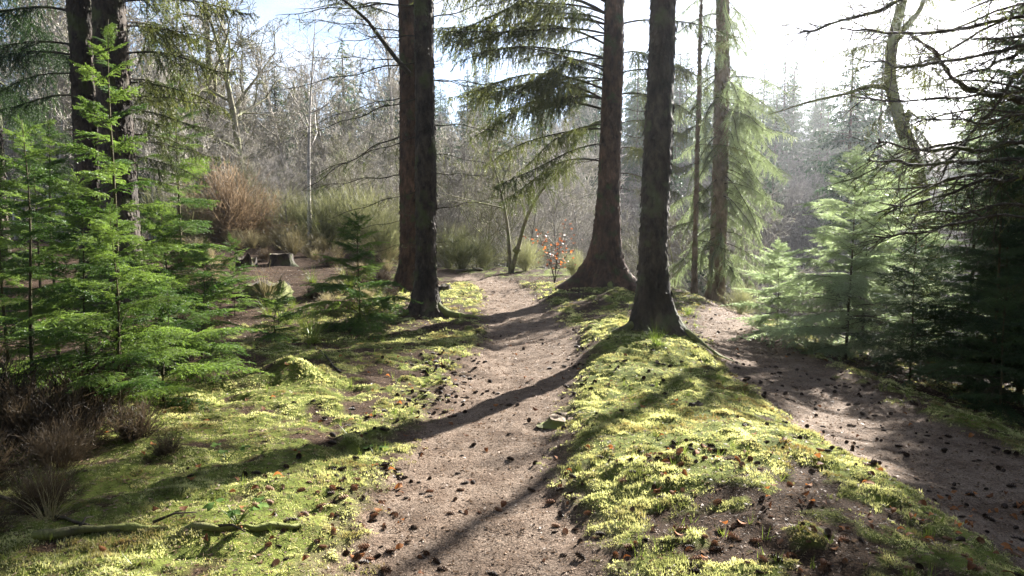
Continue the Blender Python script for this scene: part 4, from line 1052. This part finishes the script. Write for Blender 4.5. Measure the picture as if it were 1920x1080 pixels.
# ------------------------------------------------------------------ stumps, logs, stones
def stump(px, py, Rd, H, seed, label, mossy='bark_moss', jag=.3, Yd=None, top_mat='cutwood'):
    if Yd is None:
        g = ground_at(px, py); x, y = g[0], g[1]
    else:
        x, y = gx_(px, Yd), Yd
    t = empty('tree_stump', (x, y, hz(x, y) - .05)); tag(t, label, 'stump')
    S = 28; th = np.arange(S) * 2 * math.pi / S
    rows = np.linspace(0, 1, 9); top = H * (1 - jag * (.5 + .5 * vn(np.cos(th) * 2.2 + seed, np.sin(th) * 2.2, seed)))
    Vv = []
    for u in rows:
        rr = Rd * (1 + .55 * np.exp(-u * 4) * (1 + .5 * np.cos(4 * th + seed))) + .05 * Rd * vn3(np.cos(th) * 6, np.sin(th) * 6, np.full(S, u * 4), seed)
        Vv.append(np.stack([np.cos(th) * rr, np.sin(th) * rr, u * top], 1))
    Vv.append(np.stack([np.cos(th) * Rd * .5, np.sin(th) * Rd * .5, top.mean() * .86 + 0 * th + .02 * np.sin(5 * th)], 1))
    Vv = np.array(Vv); n = len(Vv)
    i, j = np.meshgrid(np.arange(n - 2), np.arange(S), indexing='ij'); j2 = (j + 1) % S
    mb = MB(); mb.add(Vv.reshape(-1, 3), quads=np.stack([i * S + j, i * S + j2, (i + 1) * S + j2, (i + 1) * S + j], -1).reshape(-1, 4))
    place('bark', mb.mesh('stump_side', M[mossy]), t)
    mb = MB(); cen_ = np.array([[0, 0, top.mean() * .86]])
    k = np.arange(S); k2 = (k + 1) % S
    mb.add(np.vstack([Vv[-2] * [.98, .98, 1], Vv[-1], cen_]), quads=np.stack([k, k2, S + k2, S + k], 1), tris=np.stack([S + k, S + k2, 0 * k + 2 * S], 1))
    place('cut_top', mb.mesh('stump_top', M[top_mat]), t)
    return t
stump(528, 484, .28, .38, 1, 'squat dark stump at the clearing edge, flat topped', 'bark_dark', .2, 18.6)
stump(462, 478, .24, .46, 2, 'jagged pointed dark stump at the clearing edge', 'bark_dark', .85, 18.2)
stump(500, 545, .42, .38, 3, 'mossy broken root stump in the bare clearing', 'bark_moss', .6, 14.5)
stump(1305, 762, .055, .10, 4, 'tiny dark stub sticking out of the moss on the bank', 'bark_dark', .5)
stump(1062, 784, .14, .058, 5, 'low flat sawn stump sunk in the moss at the path edge', 'bark_moss', .05, top_mat='bark_pale')
stump(830, 545, .16, .22, 6, 'small dark stump just past the path-side trunk', 'bark_dark', .4)
# mossy hummock: a low mound of its own beside the sapling
g = ground_at(60, 1008); g2 = ground_at(566, 985)
fb_ = empty('fallen_branch', (g[0], g[1], g[2])); tag(fb_, 'broken fallen branch lying half sunk in moss below the heather', 'branch')
tt = np.linspace(0, 1, 30)
xs = g[0] + (g2[0] - g[0]) * tt; ys = g[1] + (g2[1] - g[1]) * tt + .05 * np.sin(tt * 6)
mb = MB(); mb.tube(np.stack([xs, ys, height(xs, ys) + .004 + .014 * np.sin(tt * 9)], 1) - np.array(fb_.location), .024 * (1.0 - .45 * tt) * (1 + .25 * np.sin(tt * 23)), 9, rough=.5, seed=3)
place('wood', mb.mesh('fallen_wood', M['bark_moss']), fb_)
for k in range(3):
    u = .15 + .27 * k
    p0 = np.array([np.interp(u, tt, xs), np.interp(u, tt, ys), 0]); p0[2] = hz(p0[0], p0[1]) + .03
    d = np.array([random.uniform(-.25, .25), random.choice([-1, 1]) * .1, .01])
    mb = MB(); mb.tube(np.array([p0, p0 + d * .5 + [0, 0, .02], p0 + d]) - np.array(fb_.location), [.008, .006, .003], 5, rough=.2)
    place('twig', mb.mesh('side_twig', M['twig']), fb_)
for k, (pa_, pb_, lab) in enumerate([((0, 935), (220, 1002), 'thin dark stick lying in the shaded corner by the heather'), ((640, 700), (590, 655), 'short stick below the small bushy sapling'), ((856, 512), (905, 508), 'dark log lying across the crest behind the path')]):
    a, b = ground_at(*pa_), ground_at(*pb_)
    st = empty('fallen_stick', tuple(a)); tag(st, lab, 'stick')
    s = np.linspace(0, 1, 14); xs = a[0] + (b[0] - a[0]) * s; ys = a[1] + (b[1] - a[1]) * s + .03 * np.sin(s * 7)
    mb = MB(); mb.tube(np.stack([xs, ys, height(xs, ys) + .01], 1) - a, (.012 if k < 2 else .09) * (1 - .5 * s), 7, rough=.25, seed=k)
    place('wood', mb.mesh('stick', M['twig']), st)

# ------------------------------------------------------------------ leaves, brambles, beech sprig
def leaf_mesh(name, mat, Lf=.05, wf=.032, cup=.3, seg=4):
    mb = MB(); t = np.linspace(0, 1, seg + 1)
    ww = wf * .5 * np.sin(np.clip(t, .02, .98) * math.pi) ** .8
    x = t * Lf; z = -cup * Lf * (t - .4) ** 2
    Vv = np.concatenate([np.stack([x, -ww, z + cup * ww * .8], 1), np.stack([x, 0 * ww, z], 1), np.stack([x, ww, z + cup * ww * .8], 1)])
    n = seg + 1; k = np.arange(seg)
    mb.add(Vv, quads=np.concatenate([np.stack([k, k + 1, n + k + 1, n + k], 1), np.stack([n + k, n + k + 1, 2 * n + k + 1, 2 * n + k], 1)]))
    return mb.mesh(name, M[mat])
LB = [leaf_mesh('leaf_blade', 'leaf_brown', .05, .032, c_) for c_ in (.4, -.5, 1.0)]
LO = [leaf_mesh('beech_blade', 'leaf_orange', .065, .045, c_) for c_ in (.3, -.4)]
BRM = [leaf_mesh('bramble_blade', 'bramble', .048, .036, c_) for c_ in (.25, -.3)]
g = ground_at(1035, 512); Yb = min(g[1], 19)
x = gx_(1040, 17.2)
bs = empty('beech_sprig', (x, 17.2, hz(x, 17.2))); tag(bs, 'young beech sprig holding orange dead leaves beside the flared spruce', 'sapling')
rng = np.random.default_rng(61)
for k in range(5):
    az = k * 1.3; H = 1.0 + .12 * k
    tt = np.linspace(0, 1, 8)
    q = np.stack([np.cos(az) * .5 * tt ** 1.4, np.sin(az) * .4 * tt ** 1.4, tt * H], 1)
    mb = MB(); mb.tube(q, .010 * (1 - tt * .8), 5)
    us = [random.uniform(.3, 1) for m_ in range(26)]
    p0s = np.array([[float(np.interp(u, tt, q[:, c_])) for c_ in range(3)] for u in us])
    p1s = p0s + np.stack([rng.normal(size=26) * .13, rng.normal(size=26) * .1, np.abs(rng.normal(size=26)) * .07], 1)
    mb.prisms(p0s, p1s, .004, .002)
    place('stem', mb.mesh('beech_stem', M['twig']), bs)
    for m_ in range(26):
        place('leaf', random.choice(LO), bs, tuple(p1s[m_]), (random.uniform(-.8, .8), random.uniform(-.4, .9), random.uniform(0, 6.3)), random.uniform(.8, 1.3))
def bramble(px, py, lab, n, H):
    g = ground_at(px, py)
    b = empty('bramble_plant', tuple(g)); tag(b, lab, 'plant')
    for k in range(n):
        az = k * 2.4; tt = np.linspace(0, 1, 6)
        q = np.stack([np.cos(az) * H * .9 * tt, np.sin(az) * H * .6 * tt, H * (1.3 * tt - .45 * tt ** 2)], 1)
        mb = MB(); mb.tube(q, .003 * (1.2 - tt), 4)
        place('stem', mb.mesh('bramble_stem', M['grass']), b)
        for d in (-1.1, 0, 1.1):
            place('leaf', BRM[k % 2], b, tuple(q[-1]), (random.uniform(-.3, .3), random.uniform(-.1, .4), az + d), random.uniform(.8, 1.15) * (1.15 if d == 0 else .9))
bramble(445, 985, 'low bramble with broad green leaves by the fallen branch', 6, .13)
bramble(425, 865, 'little bramble with pale shining leaves at the shadow edge', 3, .11)
bramble(700, 850, 'tiny leafy seedling at the path edge', 2, .05)

# ------------------------------------------------------------------ cones and fallen leaves
def cone_mesh(seed):
    rs_ = np.random.default_rng(seed); mb = MB()
    mb.tube(np.stack([np.linspace(0, .06, 5), np.zeros(5), np.zeros(5)], 1), [.004, .010, .0105, .008, .003], 6)
    A, Dd = [], []
    for k in range(8):
        t = (k + .5) / 8; rr = .0115 * math.sin(math.pi * (t * .82 + .1))
        for m_ in range(5):
            a = m_ * 1.2566 + k * .63
            A.append((t * .058, math.cos(a) * rr * .7, math.sin(a) * rr * .7)); Dd.append((.75, math.cos(a), math.sin(a)))
    rngb = np.array(Dd); P_ = np.array(A)
    D = nrm(rngb); side = nrm(np.cross(D, np.array([1.0, 0, 0])))
    Ls = .014
    vs = np.stack([P_ - side * .004, P_ + side * .004, P_ + D * Ls + side * .0035, P_ + D * Ls - side * .0035], 1)
    mb.add(vs, quads=np.arange(4 * len(P_)).reshape(-1, 4))
    return mb.mesh('cone', M['cone'], smooth=False)
CONE = [cone_mesh(k) for k in range(2)]
def cone_density(x, y):
    e = poly_in(x, y, MAIN)
    d = .16 + .9 * math.exp(-((x + .75) / .35) ** 2) * (y < 9) + .55 * math.exp(-(e / .2) ** 2)
    d += .45 * (0.6 < x < 2.2) * (y < 4.6)
    d *= max(0.0, .55 + 1.6 * float(vn(np.array([x * 1.6]), np.array([y * 1.6]), 61)[0]))
    if e > .25: d *= .55
    if x < -1.5: d *= .25
    if 2.2 < x < 4: d = .2
    if y > 9: d *= .5
    return d / (1 + (y / 9) ** 2)
cones, leaves = [], []
rc = random.Random(77)
while len(cones) < 1000:
    x, y = rc.uniform(-2.2, 3.9), rc.uniform(3.0, 15)
    if rc.random() < cone_density(x, y): cones.append((x, y))
while len(leaves) < 290:
    x, y = rc.uniform(-3.0, 3.9), rc.uniform(3.0, 10)
    if rc.random() < (.2 + 1.3 * (x > .7 and y < 4.6) + .5 * (-1.6 < x < -.5 and y < 9)) / (1 + (y / 7) ** 2): leaves.append((x, y))
cones.sort(key=lambda c: math.hypot(*c))
zc = height(np.array([c[0] for c in cones]), np.array([c[1] for c in cones]))
cm = CONE[0]
CONEV = np.zeros(len(cm.vertices) * 3, np.float32); cm.vertices.foreach_get('co', CONEV); CONEV = CONEV.reshape(-1, 3).astype(float)
lt = np.zeros(len(cm.polygons), np.int32); cm.polygons.foreach_get('loop_total', lt)
li = np.zeros(len(cm.loops), np.int32); cm.loops.foreach_get('vertex_index', li)
st = np.zeros(len(cm.polygons), np.int32); cm.polygons.foreach_get('loop_start', st)
CONEQ = li[st[lt == 4][:, None] + np.arange(4)]
far_cones = MB()
for k, ((x, y), z) in enumerate(zip(cones, zc)):
    s = rc.uniform(.4, 1.0)
    if k >= 300:
        e_ = Euler((rc.uniform(0, 6), rc.uniform(-.2, .2), rc.uniform(0, 6.3))).to_matrix()
        far_cones.add(CONEV @ np.array(e_).T * s + np.array([x, y, z + .01 * s]), quads=CONEQ)
        continue
    if x < -.62: lab, gr = 'brown spruce cone lying in the moss and litter left of the main path', 'cones left of the main path'
    elif x > .62 and x < 2.3: lab, gr = 'brown spruce cone lying on the bank between the two paths', 'cones on the bank'
    elif x >= 2.3: lab, gr = 'brown spruce cone lying on the side path', 'cones on the side path'
    else: lab, gr = 'brown spruce cone lying on the bare soil of the main path', 'cones on the main path'
    o = place('spruce_cone', CONE[k % 2], None, (x, y, z + .005 * s), (rc.uniform(0, 6), rc.uniform(-.2, .2), rc.uniform(0, 6.3)), s)
    tag(o, lab, 'cone', gr)
o = place('scattered_cones', far_cones.mesh('scattered_cones', M['cone'], smooth=False)); tag(o, 'small dark cones strewn thinly over the farther stretch of path', 'cones', kind='stuff')
zc = height(np.array([c[0] for c in leaves]), np.array([c[1] for c in leaves]))
for k, ((x, y), z) in enumerate(zip(leaves, zc)):
    if x < 0: lab, gr = 'curled orange-brown fallen leaf left of the path', 'fallen leaves left of the path'
    else: lab, gr = 'curled orange-brown fallen leaf on the bank or soil right of the path', 'fallen leaves right of the path'
    o = place('fallen_leaf', LB[k % 3], None, (x, y, z + .018), (rc.uniform(-.6, .6), rc.uniform(-.5, .5), rc.uniform(0, 6.3)), rc.uniform(.7, 1.2))
    tag(o, lab, 'leaf', gr)

# ------------------------------------------------------------------ moss, litter, grass as masses
rng = np.random.default_rng(99)
n = 330000
d_ = 2.4 + 15 * rng.random(n) ** 1.7
a_ = rng.uniform(-R(50), R(44), n)
mx_, my_ = np.sin(a_) * d_, np.cos(a_) * d_
ma, mb_, mm = masks(mx_, my_)
keep = rng.random(n) < np.clip(mm * 1.2 - .12, 0, 1) * (.25 + .75 * (vn(mx_ * 9, my_ * 9, 31) > -.25))
mx_, my_ = mx_[keep], my_[keep]
mz_ = height(mx_, my_)
print('moss tufts', len(mx_))
dd = np.hypot(mx_, my_)
def tufts(mx_, my_, mz_, dd, k, l0, w0, spread):
    n = len(mx_)
    P = np.repeat(np.stack([mx_, my_, mz_ - .004], 1), k, 0)
    P[:, :2] += rng.normal(size=(n * k, 2)) * .008
    az = rng.random(n * k) * 6.283; ti = np.abs(rng.normal(size=n * k)) * spread
    D = np.stack([np.cos(az) * np.sin(ti), np.sin(az) * np.sin(ti), np.cos(ti)], 1)
    s = np.repeat(.8 + dd / 9, k)
    return P, D, l0 * s * rng.uniform(.6, 1.3, n * k), w0 * s
P, D, Ln, Wd = tufts(mx_, my_, mz_, dd, 7, .0125, .0052, 1.2)
Ln = Ln * np.repeat(np.clip(.85 + 1.1 * vn(mx_ * 2.7, my_ * 2.7, 51) + .5 * vn(mx_ * 9, my_ * 9, 52), .4, 1.5), 7)
mbm = MB(); mbm.needles(P, D, Ln, Wd, 0)
o = place('moss', mbm.mesh('moss_fronds', M['moss'])); tag(o, 'springy yellow-green moss carpet covering the banks beside the path', 'moss', kind='stuff')
n = 120000
d_ = 2.6 + 16 * rng.random(n) ** 1.5; a_ = rng.uniform(-R(42), R(42), n)
lx, ly = np.sin(a_) * d_, np.cos(a_) * d_
lz = height(lx, ly) + .003
az = rng.random(n) * 6.283
D = np.stack([np.cos(az), np.sin(az), rng.normal(size=n) * .18], 1)
mbl = MB(); s = (.7 + d_ / 9)
mbl.needles(np.stack([lx, ly, lz], 1), nrm(D), rng.uniform(.008, .028, n) * s, np.where(rng.random(n) < .12, .012, rng.uniform(.0016, .005, n)) * s, 0)
o = place('needle_litter', mbl.mesh('needle_litter', M['litter'])); tag(o, 'fine brown needle and twig litter strewn over the forest floor', 'litter', kind='stuff')
n = 800        # thin grass and seedlings on the banks
d_ = 3 + 13 * rng.random(n) ** 1.3; a_ = rng.uniform(-R(42), R(38), n)
lx, ly = np.sin(a_) * d_, np.cos(a_) * d_
ga, gb, gm = masks(lx, ly)
kp = (np.maximum(ga, gb) < .3) & (vn(lx * .9, ly * .9, 41) > -.1)
lx, ly = lx[kp], ly[kp]; lz = height(lx, ly)
P, D, Ln, Wd = tufts(lx, ly, lz, np.hypot(lx, ly), 8, .055, .003, .6)
mbg = MB(); mbg.needles(P, D, Ln, Wd, 0)
o = place('grass', mbg.mesh('sparse_grass', M['grass'])); tag(o, 'sparse short grass growing through the moss', 'grass', kind='stuff')

# ------------------------------------------------------------------ haze
if HAZE_DENSITY > 0:
    mb = MB()
    x0, x1, y0, y1, z0, z1 = -152, 152, -40, 190, -15.5, 36
    mb.add([(x, y, z) for z in (z0, z1) for y in (y0, y1) for x in (x0, x1)], quads=[[0, 2, 3, 1], [4, 5, 7, 6], [0, 1, 5, 4], [2, 6, 7, 3], [0, 4, 6, 2], [1, 3, 7, 5]])
    m, nt, L = new_mat('haze')
    pv = N(nt, 'ShaderNodeVolumePrincipled'); pv.inputs['Color'].default_value = (.93, .95, 1, 1)
    pv.inputs['Density'].default_value = HAZE_DENSITY; pv.inputs['Anisotropy'].default_value = .82
    o = N(nt, 'ShaderNodeOutputMaterial'); L(pv.outputs[0], o.inputs['Volume'])
    hzo = place('haze', mb.mesh('haze', m, smooth=False)); tag(hzo, 'pale sunlit haze filling the valley air', 'haze', kind='stuff')
